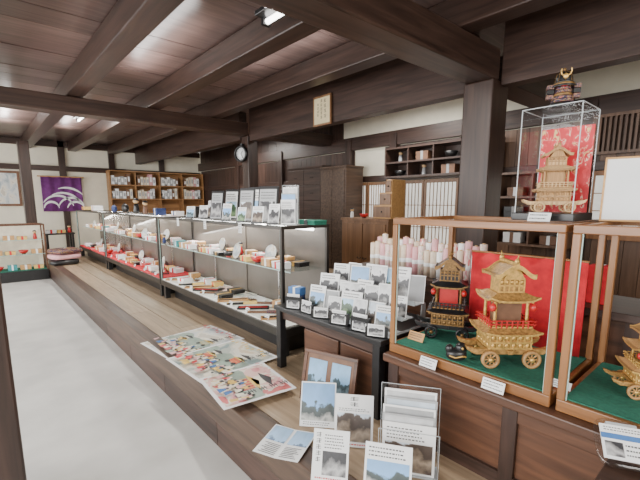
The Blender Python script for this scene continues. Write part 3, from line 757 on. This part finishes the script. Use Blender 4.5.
# acrylic box with wooden float, armour ornament
BX, BY, BZ = 1.80, .60, 1.427
t = thing('acrylic_display_box', 'clear acrylic box standing on the wooden case, lined with red', 'display box', (BX, BY, BZ), FR)
MB().box(-.115, .115, -.115, .115, 0, .03).build('black_base', BLACK, t, bev=.003)
h = .105; zt = .435
MB().quad([(-h,-h,zt),(h,-h,zt),(h,h,zt),(-h,h,zt)]).build('top_cover', ACRYL, t)
MB().quad([(-h,h,.03),(h,h,.03),(h,h,zt),(-h,h,zt)]).build('back_cover', ACRYL, t)
MB().quad([(-h,-h,.03),(-h,h,.03),(-h,h,zt),(-h,-h,zt)]).build('side_cover', ACRYL, t)
e = MB()
for x in (-h, h):
    for y in (-h, h): e.box(x-.0015, x+.0015, y-.0015, y+.0015, .03, zt)
for s in (-h, h): e.box(-h, h, s-.0015, s+.0015, zt-.0015, zt+.0015); e.box(s-.0015, s+.0015, -h, h, zt-.0015, zt+.0015)
e.build('cover_edges', CLEAR_EDGE, t)
MB().box(-.098, .098, .090, .096, .031, .38).build('red_lining', AR_REDPAT, t)
float_model('pale bare wood float model inside the clear acrylic box', (BX-.005, BY, BZ+.032), R(-62), .345, PALEW, TANW, PALEW, TANW, PALEW, PALEW, .70, .06, True, 1.2, None)
card('price_card', 'white price card in front of the clear acrylic box', 'price card', (1.62, .585, 1.427), FR, 22, .08, .035, PAPER, None, None, text_block(.08, .92, .12, .92, 2, 2, 44), t=.003)
t = thing('armour_ornament', 'dark miniature armour with gold trim on top of clear acrylic box', 'ornament', (BX, BY, BZ+.4385), R(-62))
MB().box(-.045, .045, -.03, .03, 0, .02).build('stand', BLACK, t, bev=.003)
m = MB()
for i in range(5): m.lathe([(.026+.003*i, .082-.012*i), (.030+.003*i, .071-.012*i), (.027+.003*i, .071-.012*i)], 14, m=i == 2)
m.build('lamellar_skirt', [AR_DARK, DGOLD], t)
for s in (-1, 1):
    m = MB()
    for i in range(3): m.box(s*.046-.012, s*.046+.012, -.018+.002*i, .018-.002*i, .075-.018*i, .090-.018*i, i % 2)
    m.build('shoulder_guard', [AR_DARK, BLACK], t)
m = MB(); m.lathe([(.030, .098), (.031, .112), (.025, .130), (.012, .140), (.001, .143)], 16)
for k in range(8):
    a = 2*pi*k/8; m.tube([(.032*cos(a), .032*sin(a), .10), (.026*cos(a), .026*sin(a), .130), (.006*cos(a), .006*sin(a), .144)], .0014, 5, 1)
m.sph((0, 0, .147), (.006, .006, .008), 8, 6, 1); m.build('helmet_bowl', [BLACK, DGOLD], t)
m = MB()
for i in range(3): m.lathe([(.031+.005*i, .104-.008*i), (.037+.005*i, .096-.008*i), (.034+.005*i, .096-.008*i), (.030+.005*i, .104-.008*i)], 16, m=i == 1)
m.build('neck_guard', [BLACK, DGOLD], t)
m = MB()
for s in (-1, 1): m.tube([(s*.005, -.032, .116), (s*.014, -.036, .122), (s*.018, -.036, .132), (s*.016, -.036, .142)], .0025, 6)
m.sph((0, -.034, .116), (.010, .006, .010)); m.build('crest', GOLD, t)
m = MB(); m.sph((0, -.020, .092), (.016, .014, .014)); m.build('face_mask', CRIM, t)
t = thing('standing_screen', 'bright pale thin-framed panel standing on right wooden case at photo edge', 'screen', (1.84, .31, 1.427), R(-78))
f = MB(); f.box(-.13, .13, -.006, .006, 0, .007); f.box(-.13, .13, -.006, .006, .237, .244); f.box(-.13, -.123, -.006, .006, .007, .237); f.box(.123, .13, -.006, .006, .007, .237)
f.build('frame', LIGHTW, t, rot=(-R(9), 0, 0), bev=.001)
mb = MB(); mb.box(-.123, .123, -.002, .004, .007, .237)
for l in glyphs(.76, .86, .2, .9, 6, 1, 9): mb.quad([(-.123+l[0]*.246, -.0027, .007+l[2]*.23), (-.123+l[1]*.246, -.0027, .007+l[2]*.23), (-.123+l[1]*.246, -.0027, .007+l[3]*.23), (-.123+l[0]*.246, -.0027, .007+l[3]*.23)], 1)
mb.build('paper_sheet', [PAPER, GREY], t, rot=(-R(9), 0, 0))
MB().prism([(-.01, 0), (.01, 0), (.01, .004), (-.01, .004)], .0, .11).build('foot', LIGHTW, t)

# small stand at bottom right with packets
t = thing('side_stand', 'dark wooden side stand in front of the counter at bottom right', 'stand', (1.32, -.05, PZ), FR)
MB().box(-.30, .30, -.13, .13, .33, .36).build('stand_top', DWX, t, bev=.004)
for x in (-.28, .24):
    for y in (-.11, .07): MB().box(x, x+.04, y, y+.04, 0, .33).build('leg', DWZ, t)
def packet(label, loc, tilt, rz, ink):
    t = thing('plastic_packet', label, 'packet', loc, rz, 'plastic packets at the bottom right')
    t.rotation_euler = (-R(tilt), 0, R(rz))
    m = MB(); m.sph((0, .006, .075), (.075, .014, .075), 20, 10, 0, .45); m.build('plastic_bag', ACRYL, t)
    card_mb(.12, .105, .004, (.06, .45, .08, .5), text_block(.08, .92, .80, .95, 2, 2, 51)+[(.0, 1, .58, .74, 3)]+text_block(.5, .95, .1, .5, 3, 2, 52)).build('label_card', [PAPER, PH_MONO, INK, ink], t, (0, -.012, .02))
    MB().box(-.04, .04, -.012, .018, .123, .135).build('header_strip', GREY, t)
packet('clear packet with white and blue label, left one on stand at bottom right', (1.38, .19, .714), 50, -62, BINK)
packet('clear packet with white and red label, right one on stand at bottom right', (1.40, .03, .714), 46, -70, RINK)

# ================= BACK BENCH WITH CLOTH ROLLS =================
t = thing('back_bench', 'dark bench behind the wooden glass cases', 'bench', (2.16, 1.25, PZ), FR)
MB().box(-.95, .95, 0, .42, .62, .66).build('bench_top', DWX, t, bev=.004)
for x in (-.93, .87):
    for y in (.02, .34): MB().box(x, x+.06, y, y+.06, 0, .62).build('leg', DWZ, t)
MB().box(-.87, .87, .05, .07, .1, .62).build('front_board', COUNTW, t)
pk = [(BEIGE, 'beige'), (AR_PAT, 'patterned pink'), (PINK, 'solid pink'), (BEIGE, 'beige'), (AR_FEST2, 'mottled crimson'), (AR_PAT, 'patterned pink'), (PINK, 'solid pink'), (PAPER, 'plain white')]
for row in range(2):
    for i in range(18):
        m, nme = pk[(i*3+i//4+row*2) % 8]; v = 1.97-i*.048-row*.024; hh = random.uniform(.17, .21)+row*.05
        t = thing('cloth_roll', '%s cloth roll, %s from left, %s row on bench behind wooden case' % (nme, ORD[i], ('front', 'back')[row]), 'cloth roll', (2.26+.052*row, v, 1.002), random.uniform(0, 3), 'cloth rolls on the back bench')
        MB().lathe([(.010, 0), (.022, 0), (.022, hh), (.010, hh)], 14).build('rolled_cloth', m, t)
        MB().lathe([(.001, .002), (.009, .002), (.009, hh+.006), (.001, hh+.006)], 12).build('core', PALEW, t)
        MB().lathe([(.0222, hh*.4), (.0230, hh*.42), (.0230, hh*.52), (.0222, hh*.54)], 14).build('paper_band', PAPER if m is not PAPER else PINK, t)
for i in range(6):
    m, nme = [(ORANGE, 'orange'), (YEL, 'ochre'), (RED, 'red')][i % 3]
    o = gift_box(.09, .07, .16+.03*(i % 2), m, m, PAPER); o.location = (2.30, 1.02-i*.10, 1.002); o.rotation_euler = (0, 0, FR)
    o['label'] = '%s box, %s from left on bench behind the red cloth' % (nme, ORD[i]); o['group'] = 'bright boxes on the back bench'

# ================= ON TOP OF THE LONG CASES =================
TZ = 1.332
def board(label, px, u, w, h, rz=-62, tilt=12, m=PH_MONO, cat='sign', pap=PAPER):
    v = onu(px, 220, u).y
    t = thing('table_sign', label, cat, (u, v, TZ), R(rz), 'signs on the long cases')
    f = MB(); f.box(-w/2, w/2, -.006, .006, 0, h); f.build('black_board', BLACK, t, rot=(-R(tilt), 0, 0), bev=.002)
    card_mb(w*.84, h*.88, .002, (.06, .94, .06, .62), text_block(.08, .92, .68, .94, 3, 2, int(px))).build('white_sheet', [pap, m, INK], t, (0, -.0075, .012), (-R(tilt), 0, 0))
    MB().prism([(-.01, 0), (.01, 0), (.01, .004), (-.01, .004)], -.01, h*.55).build('foot', BLACK, t)
    return t
board('dark framed grey sign at left of the crowded signs on nearest case', 216, 1.74, .14, .28, pap=GREY)
board('black framed sign with garden photo among the crowded signs on nearest case', 231, 1.92, .15, .30, -55, m=PH_GREEN)
board('black framed sign with street photo among the crowded signs on nearest case', 246, 1.76, .16, .29, -68, 8, PH_STREET, pap=GREY)
board('black framed sign with monochrome photo, rightmost of signs on nearest case', 267, 1.79, .18, .30, -60, 10, PH_MONO, pap=GREY)
board('black framed sign with blue photo behind the other signs on nearest case', 255, 1.98, .16, .31, -60, 8, PH_BLUE)
v = onu(290, 220, 1.74).y
leaflet_holder('clear leaflet holder on right end of the nearest long case', (1.74, v+.02, TZ+.002), R(-58), .13, .29, .05, 3, [PH_MONO, PH_CASTLE], 'leaflet in the holder on nearest case')
for i, (px, u, w, h, m, d) in enumerate([(203, 1.70, .10, .13, PH_MONO, 'monochrome card'), (211, 1.90, .10, .18, PH_STREET, 'pale street card'), (226, 1.66, .09, .15, PH_CASTLE, 'castle card'), (241, 1.655, .08, .12, PH_GREEN, 'garden card'), (257, 1.655, .1, .13, PH_STREET, 'street card'), (273, 1.655, .09, .15, PH_MONO, 'tall monochrome card'), (190, 1.68, .10, .12, PH_BLUE, 'blue mountain card')]):
    t = thing('display_card', 'small %s in black stand on top of nearest case' % d, 'card', (u, onu(px, 220, u).y, TZ), R(-62), 'cards on the nearest long case')
    card_mb(w, h, .003, (.05, .95, .05, .72), text_block(.1, .9, .76, .95, 2, 2, i+60)).build('printed_card', [PAPER, m, INK], t, (0, 0, .008), (-R(14), 0, 0))
    MB().box(-w*.45, w*.45, -.02, .02, 0, .016).build('stand_foot', BLACK, t)
def put(o, label, px, u, rz=FR, group=None, z=TZ):
    o.location = (u, onu(px, 218, u).y, z); o.rotation_euler = (0, 0, rz); o['label'] = label
    if group: o['group'] = group
    return o
put(gift_box(.20, .12, .035, GREEN, GREEN, BLACK), 'flat green box on the right end of nearest long case', 312, 1.92)
put(gift_box(.10, .10, .12, BLACK, BLACK, PAPER), 'square black box with white band on the nearest long case', 196, 1.86, -1.2)
put(gift_box(.14, .10, .06, PAPER, PAPER, DKBLUE), 'white box with navy band on the nearest long case', 178, 1.85)
put(gift_box(.12, .12, .09, DKBLUE, DKBLUE, PAPER), 'navy box with white band above the joint of nearest and middle cases', 160, 1.8)
put(booklet(.13, .18, AR_FEST2), 'crimson booklet lying on the nearest long case', 170, 1.72)
put(purse(.22, BLACK, BRONZE), 'black pouch on top of the middle long case', 126, 1.82)
put(purse(.18, DKBLUE, BRONZE), 'navy pouch on top of the middle long case', 115, 1.75)
put(doll(.24, BLACK, BLACK), 'tall dark doll on top of the middle long case', 137, 1.9)
put(doll(.2, BRN, BLACK), 'brown doll on top of the middle long case', 146, 1.85)
put(gift_box(.24, .16, .10, PAPER, PAPER, PINK), 'white box with pink band on the farthest long case', 98, 1.85)
put(gift_box(.24, .16, .07, YEL, YEL, RED), 'ochre box with red band on the farthest long case', 88, 1.85)
for i, (px, py) in enumerate([(178, 226), (205, 230), (240, 234)]):
    p = onu(px, py, 1.605)
    card('hanging_tag', '%s white tag from left hanging on the nearest case front' % ORD[i], 'tag', (1.606, p.y, 1.25), FR, 0, .05, .085, PAPER, 'tags on the nearest case front', None, text_block(.1, .9, .1, .9, 4, 2, 70+i), t=.002)

# ================= BACK FURNITURE =================
def chest(name, label, u, v0, v1, z1, d, mat, nd, rows, z0=PZ):
    W = v1-v0; t = thing(name, label, 'chest', (u, (v0+v1)/2, z0), FR); hh = z1-z0
    MB().box(-W/2, W/2, .012, d, 0, hh-.03).build('chest_body', mat, t, bev=.003)
    MB().box(-W/2-.015, W/2+.015, 0, d+.01, hh-.03, hh).build('chest_top', mat, t, bev=.004)
    for i in range(nd):
        for j in range(rows):
            x0 = -W/2+.02+i*(W-.04)/nd; x1 = -W/2+.02+(i+1)*(W-.04)/nd-.012; za = .05+j*(hh-.1)/rows; zb = .05+(j+1)*(hh-.1)/rows-.012
            dd = MB().box(x0, x1, -.004, .012, za, zb).build('drawer' if rows > 1 else 'door', mat, t, bev=.004)
            xm = (x0+x1)/2 if rows > 1 else (x1-.04 if i == 0 else x0+.04)
            MB().tube([(xm-.03, -.004, (za+zb)/2), (xm-.025, -.022, (za+zb)/2-.012), (xm+.025, -.022, (za+zb)/2-.012), (xm+.03, -.004, (za+zb)/2)], .004, 6).build('handle', BLACK, dd)
    return t
chest('wooden_chest', 'brown wooden chest behind the postcard rack, below the step chest', 3.60, 2.93, 3.70, 1.30, .45, CHESTW, 2, 1)
t = thing('step_chest', 'small orange-brown stair-shaped chest standing on the brown chest', 'chest', (3.68, 3.08, 1.301), FR)
MB().prism([(-.14, 0), (.14, 0), (.14, .46), (.05, .46), (.05, .31), (-.05, .31), (-.05, .16), (-.14, .16)], .0, .25).build('stepped_body', LIGHTW, t, bev=.003)
for (x0, x1, z0, z1) in ((-.13, .13, .02, .145), (-.04, .13, .17, .295), (.06, .13, .32, .445)):
    d = MB().box(x0, x1, -.012, -.001, z0, z1).build('drawer', CHESTW, t, bev=.002)
    MB().sph(((x0+x1)/2, -.018, (z0+z1)/2), (.01, .008, .01), 8, 6).build('knob', BLACK, d)
o = bowl(.06, CRIM, BLACK); put(o, 'red bowl on the brown chest left of step chest', 364, 3.7, 0, None, 1.301)
o = doll(.13, PAPER, BLACK); put(o, 'small white doll on the brown chest', 352, 3.72, 0, None, 1.301)
chest('dark_chest', 'tall dark chest of drawers in the back left of the big pillar', 4.70, 5.35, 6.35, 2.15, .42, DWX, 2, 6)
chest('dark_chest', 'dark brown cupboard with two doors at the back beside tall chest', 4.62, 4.66, 5.30, 2.10, .42, SILL, 2, 1)
chest('dark_chest', 'low black drawer chest at the back far left', 4.70, 6.6, 8.2, 1.75, .42, DWX, 3, 4)
def open_shelf(label, u, v0, v1, z0, z1, d, rows, cols, mat):
    W = v1-v0; t = thing('open_shelf', label, 'shelf', (u, (v0+v1)/2, z0), FR); hh = z1-z0
    for x in (-W/2, W/2-.025): MB().box(x, x+.025, 0, d, 0, hh).build('side_panel', mat, t)
    for r in range(rows+1): MB().box(-W/2+.025, W/2-.025, 0, d, r*(hh-.025)/rows, r*(hh-.025)/rows+.025).build('shelf_board', mat, t)
    for c in range(1, cols): MB().box(-W/2+c*W/cols-.01, -W/2+c*W/cols+.01, .01, d, .025, hh-.025).build('divider', mat, t)
    MB().box(-W/2, W/2, d, d+.01, 0, hh).build('back_board', mat, t)
    return t
open_shelf('dark open shelf on the back wall above the lattice doors', 4.78, 2.30, 3.98, 1.86, 2.30, .3, 2, 4, DWX)
back_kinds = [(lambda: bowl(.09, BLACK, BLACK), 'dark bowl'), (lambda: doll(.17, GREY, BLACK), 'grey doll'), (lambda: gift_box(.2, .14, .12, BRN, BRN, GREY), 'brown box')]
for r in range(2):
    for c in range(4):
        f, nme = back_kinds[(r+c) % 3]
        o = f(); o.location = (4.90, 3.77-c*.42, 1.887+r*.2075); o.rotation_euler = (0, 0, FR)
        o['label'] = '%s on %s row of dark back shelf, %s compartment from left' % (nme, ['lower', 'upper'][r], ORD[c]); o['group'] = 'objects on the dark back shelf'
open_shelf('brown shelf right of the big pillar at the back', 4.7, 1.4, 2.2, 1.0, 1.84, .35, 3, 2, SLATW)
box_kinds = [(lambda: gift_box(.2, .14, .12, PAPER, PAPER, BRN), 'white'), (lambda: gift_box(.22, .14, .15, BLACK, BLACK, GREY), 'black'), (lambda: gift_box(.18, .14, .1, BRN, BRN, PAPER), 'brown')]
for r in range(3):
    for c in range(2):
        f, nme = box_kinds[(r+2*c) % 3]
        o = f(); o.location = (4.83, 2.0-c*.4, 1.027+r*.272); o.rotation_euler = (0, 0, FR)
        o['label'] = '%s box, %s row of brown shelf right of pillar, %s side' % (nme, ['bottom', 'middle', 'top'][r], ['left', 'right'][c]); o['group'] = 'boxes on the shelf right of the pillar'

# plaque, clock, light
p0 = onu(322, 111, 3.33)
t = thing('wall_plaque', 'pale wooden plaque with brush writing hung on the dark lintel', 'plaque', (3.335, p0.y, p0.z-.16), FR)
gl = MB(); gl.box(-.15, .15, -.008, .012, 0, .33)
for l in glyphs(.62, .78, .2, .92, 4, 1, 3)+glyphs(.4, .54, .2, .92, 5, 1, 4)+glyphs(.2, .32, .3, .8, 4, 1, 6):
    gl.quad([(-.15+l[0]*.3, -.009, l[2]*.33), (-.15+l[1]*.3, -.009, l[2]*.33), (-.15+l[1]*.3, -.009, l[3]*.33), (-.15+l[0]*.3, -.009, l[3]*.33)], 1)
gl.build('board', [pm('plaque_board', (.66, .55, .33), .6, 0, .1, 8), INK], t)
f = MB()
for (x0, x1, z0, z1) in ((-.16, .16, -.01, .012), (-.16, .16, .318, .34), (-.16, -.145, .012, .318), (.145, .16, .012, .318)): f.box(x0, x1, -.012, .014, z0, z1)
f.build('frame', CHESTW, t)
p0 = onu(240, 154, 3.30)
t = thing('wall_clock', 'round white wall clock with dark rim by the back post', 'clock', (3.31, p0.y-.02, p0.z), R(-70))
M = Matrix.Rotation(pi/2, 4, 'X')
MB().lathe([(.10, -.02), (.125, -.02), (.125, .03), (.10, .03), (.10, -.02)], 28, M=M).build('rim', BLACK, t)
MB().lathe([(.001, .0), (.10, .0), (.10, -.015), (.001, -.015)], 28, M=M).build('dial', PAPER, t)
for a, l in ((35, .055), (150, .08)): MB().box(-.005, .005, -.006, -.004, 0, l, 0, Matrix.Rotation(R(a), 4, 'Y')).build('hand', INK, t)
tm = MB()
for k in range(12): tm.box(-.003, .003, -.005, -.003, .082, .094, 0, Matrix.Rotation(2*pi*k/12, 4, 'Y'))
tm.build('hour_marks', INK, t)
MB().box(-.02, .02, .0, .05, .1, .16).build('bracket', BLACK, t)
def ceil_light(label, u, v, L, z=2.86):
    t = thing('ceiling_light', label, 'ceiling light', (u, v, z), 0)
    MB().box(-.08, .08, -L/2, L/2, .04, .07).build('housing', BLACK, t, bev=.004)
    MB().cyl((0, -L/2+.03, .018), (0, L/2-.03, .018), .018, n=12).build('tube', TUBE, t)
    for y in (-L/2, L/2-.03): MB().box(-.03, .03, y, y+.03, -.004, .04).build('end_cap', BLACK, t)
    MB().box(-.02, .02, -.02, .02, .07, 2.949-z).build('stem', BLACK, t)
    return t
ceil_light('black ceiling light with bright tube at the top of the photo', 1.58, 2.12, .50, 2.66)
ceil_light('added ceiling light beyond the far cross beam', 1.48, 7.4, 1.2)  # fixtures from here on are added to light the far and back bays
ceil_light('added ceiling light over the back of the shop', 4.3, 3.4, 1.2)
ceil_light('added ceiling light over the back far left shelves', 4.3, 8.2, 1.2)

# ================= FAR END =================
sh = open_shelf('honey coloured bookshelf along the far wall full of books', 0, 0, 2.5, 0, 1.80, .3, 5, 4, SHELFW)
sh.location = (3.87, 11.08, .5); sh.rotation_euler = (0, 0, 0)
pal = [(PAPER, 'white'), (BEIGE, 'beige'), (PAPER, 'plain white'), (GREY, 'grey'), (CREAM, 'cream'), (PINK, 'pink'), (PAPER, 'pale'), (BRN, 'brown'), (CREAM, 'cream-white'), (PH_MONO, 'grey printed')]
for r in range(3, 5):
    for c in range(4):
        x = 3.87-2.5/2+c*2.5/4+.045
        for j in range(6):
            m, nme = pal[(r*3+c*5+j*7) % 10]; w = random.uniform(.055, .08); hh = random.uniform(.18, .29)
            t = thing('book', '%s book, %s from left in %s bay, %s row of far bookshelf' % (nme, ORD[j], ORD[c], 'top' if r == 4 else 'second'), 'book', (x+w/2, 11.09, .5+r*.355+.026), 0, 'books in the far bookshelf')
            b = MB(); b.box(-w/2, w/2, 0, .18, 0, hh); b.build('cover', m, t, bev=.002)
            MB().box(-w*.3, w*.3, -.0015, 0, hh*.3, hh*.75).build('spine_title', GREY if m in (PAPER, CREAM, BEIGE) else PAPER, t)
            x += w+.01
a = onv(40, 176, 11.40); b = onv(84, 211, 11.40); W = b.x-a.x; hh = a.z-b.z
t = thing('wall_cloth', 'purple dyed cloth with fine white curling motif hung on far wall', 'wall cloth', ((a.x+b.x)/2, 11.40, b.z))
n = 30; vs = []; fs = []
for i in range(n+1):
    for j in range(2): vs.append((-W/2+W*i/n, .012*sin(i*.8), j*hh))
for i in range(n): fs.append((2*i, 2*i+2, 2*i+3, 2*i+1))
o = MB().add(vs, fs, 0, None, True).build('cloth_panel', PURPLE, t); sd = o.modifiers.new('t', 'SOLIDIFY'); sd.thickness = .003
MB().cyl((-W/2-.06, 0, hh), (W/2+.06, 0, hh), .014, n=10).build('rod', LIGHTW, t)
m = MB()
def crescent(cx, cz, r, a0, a1, th):
    n = 14; vs = []
    for i in range(n+1):
        a = R(a0+(a1-a0)*i/n); d = th*sin(pi*i/n)+.008
        vs += [(cx+(r-d)*cos(a), -.02, cz+(r-d)*sin(a)), (cx+(r+d)*cos(a), -.02, cz+(r+d)*sin(a))]
    m.add(vs, [(2*i, 2*i+1, 2*i+3, 2*i+2) for i in range(n)])
for (cx, cz, rr_, a0, a1) in ((-.14, .02, .40, 15, 150), (-.02, .0, .50, 25, 120), (.20, .02, .34, 20, 165), (.30, .02, .22, 10, 170), (-.30, .06, .18, 0, 180), (.08, .10, .55, 40, 110)):
    crescent(cx*W, cz*hh+.03, rr_*hh, a0, a1, .022*hh)
m.build('white_motif', PAPER, t)
a = onv(-8, 170, 11.40); b = onv(23, 206, 11.40); W = b.x-a.x; hh = a.z-b.z
t = thing('framed_picture', 'framed pale print on the far wall left of the purple cloth', 'picture', ((a.x+b.x)/2, 11.46, b.z))
f = MB(); f.box(-W/2, W/2, -.03, .0, 0, .05); f.box(-W/2, W/2, -.03, .0, hh-.05, hh); f.box(-W/2, -W/2+.05, -.03, 0, .05, hh-.05); f.box(W/2-.05, W/2, -.03, 0, .05, hh-.05); f.build('frame', BRN, t)
MB().box(-W/2+.05, W/2-.05, -.012, -.002, .05, hh-.05).build('print', AR_FEST3, t)
t = thing('display_case', 'low glass case with black base at the far left aisle end', 'display case', (.42, 9.25, 0), 0)
MB().box(-.75, .55, 0, .5, 0, .20).build('base', BLACK, t, bev=.005)
MB().box(-.73, .53, .02, .48, .201, .21).build('deck', GREEN, t)
MB().box(-.73, .53, .478, .485, .21, 1.05).build('back_panel', CREAM, t)
fr = MB()
for x in (-.75, .525):
    for y in (0, .475): fr.box(x, x+.025, y, y+.025, .20, 1.06)
fr.box(-.75, .55, 0, .025, 1.06, 1.085); fr.box(-.75, .55, .475, .5, 1.06, 1.085); fr.box(-.75, -.725, .025, .475, 1.06, 1.085); fr.box(.525, .55, .025, .475, 1.06, 1.085)
fr.build('frame', COUNTW, t)
MB().quad([(-.725, .025, 1.075), (.525, .025, 1.075), (.525, .475, 1.075), (-.725, .475, 1.075)]).build('top_pane', GLASS, t)
for zz in (.50, .78):
    s = MB().quad([(-.725, .10, zz), (.525, .10, zz), (.525, .475, zz), (-.725, .475, zz)]).build('shelf', SHGLASS, t)
    MB().box(-.725, .525, .096, .10, zz-.005, zz+.005).build('shelf_edge', EDGE, s)
for i in range(6):
    for (row, seq, z, yy) in (('green deck', [8, 11, 1, 16, 4, 11], .212, 9.42), ('lower glass shelf', [11, 10, 4, 11, 1, 4], .502, 9.50), ('upper glass shelf', [4, 11, 9, 4, 11, 5], .782, 9.50)):
        k = seq[i]; o = goods[k][0](1.4); o.location = (-.2+i*.205, yy, z); o['label'] = '%s, %s from left on %s of far left case' % (goods[k][1], ORD[i], row); o['group'] = 'goods in the far left case'
p = onz(64, 264, PZ)
for i, (m, d) in enumerate([(BLACK, 'black'), (PINK, 'pink'), (AR_DARK, 'dark patterned')]):
    t = thing('floor_cushion', '%s floor cushion in the stack at the far end of platform' % d, 'cushion', (p.x+.02*i, p.y, PZ+.001+i*.10), .2*i, 'stacked floor cushions')
    MB().sph((0, 0, .05), (.24, .24, .05), 24, 10, 0, .45).build('cushion_body', m, t)
    MB().lathe([(.001, .098), (.018, .102), (.001, .108)], 8).build('tuft', PAPER, t)
t = thing('side_table', 'small black side table beyond the end of the farthest case', 'table', (1.35, 10.45, PZ))
MB().box(-.28, .28, -.2, .2, .45, .48).build('tabletop', BLACK, t, bev=.004)
for x in (-.26, .22):
    for y in (-.18, .14): MB().box(x, x+.04, y, y+.04, 0, .45).build('leg', BLACK, t)
for i, (k, x) in enumerate(((0, -.15), (11, .04), (5, .2))):
    o = goods[k][0](1.4); o.location = (1.35+x, 10.42, PZ+.482); o['label'] = goods[k][1]+' on the black side table at far end'

# ================= LIGHT =================
W = bpy.data.worlds.new('World'); S.world = W; W.use_nodes = True
bg = W.node_tree.nodes['Background']; bg.inputs[0].default_value = (.98, .98, .97, 1); bg.inputs[1].default_value = 2.8
def area(loc, target, sx, sy, e, col=(1, 1, 1)):
    l = bpy.data.lights.new('area', 'AREA'); l.shape = 'RECTANGLE'; l.size = sx; l.size_y = sy; l.energy = e; l.color = col
    o = bpy.data.objects.new('area_light', l); COL.objects.link(o); o.location = loc
    o.rotation_euler = (Vector(target)-Vector(loc)).to_track_quat('-Z', 'Y').to_euler(); return o
area((-2.6, 2.0, 1.7), (2.0, 2.5, .9), 5, 1.8, 230, (1, .99, .97))  # area lights added in the left openings to stand for daylight
area((-2.6, 7.5, 1.7), (2, 8, .9), 5, 1.8, 210, (1, .99, .97))
area((.5, -2.2, 2.0), (2.2, 2.5, 1.1), 2.5, 1.4, 95, (1, .97, .93))  # added fill light from behind the camera, no fixture there
for (u, v, L, e, z) in ((1.58, 2.12, .45, 34, 2.645), (1.48, 7.4, 1.1, 60, 2.84), (4.3, 3.4, 1.1, 38, 2.84), (4.3, 8.2, 1.1, 60, 2.84)):
    area((u, v, z), (u, v, 0), .12, L, e, (1, .96, .90))
# added uplights without fixtures, brightening the boards of the ceiling bays
for (u, v, e) in ((.55, 8.6, 16), (1.48, 8.6, 12), (1.48, 4.0, 8), (2.4, 3.2, 5)):
    area((u, v, 2.78), (u, v, 3.5), .1, 1.6, e, (1, .97, .95))
for (v0, v1) in ((2.27, 4.82), (4.84, 7.52), (7.54, 9.85)):
    area((CU+.36, (v0+v1)/2, 1.27), (CU+.2, (v0+v1)/2, .5), v1-v0-.3, .03, 13, (1, .97, .9)).rotation_euler = (0, R(8), pi/2)

cam = bpy.data.cameras.new('Camera'); co = bpy.data.objects.new('Camera', cam); COL.objects.link(co)
co.location = (0, 0, H); co.rotation_euler = (pi/2-P, 0, -A)
cam.sensor_width = 36; cam.lens = 36*F0/640; cam.shift_y = 24/640; cam.clip_start = .02
S.camera = co
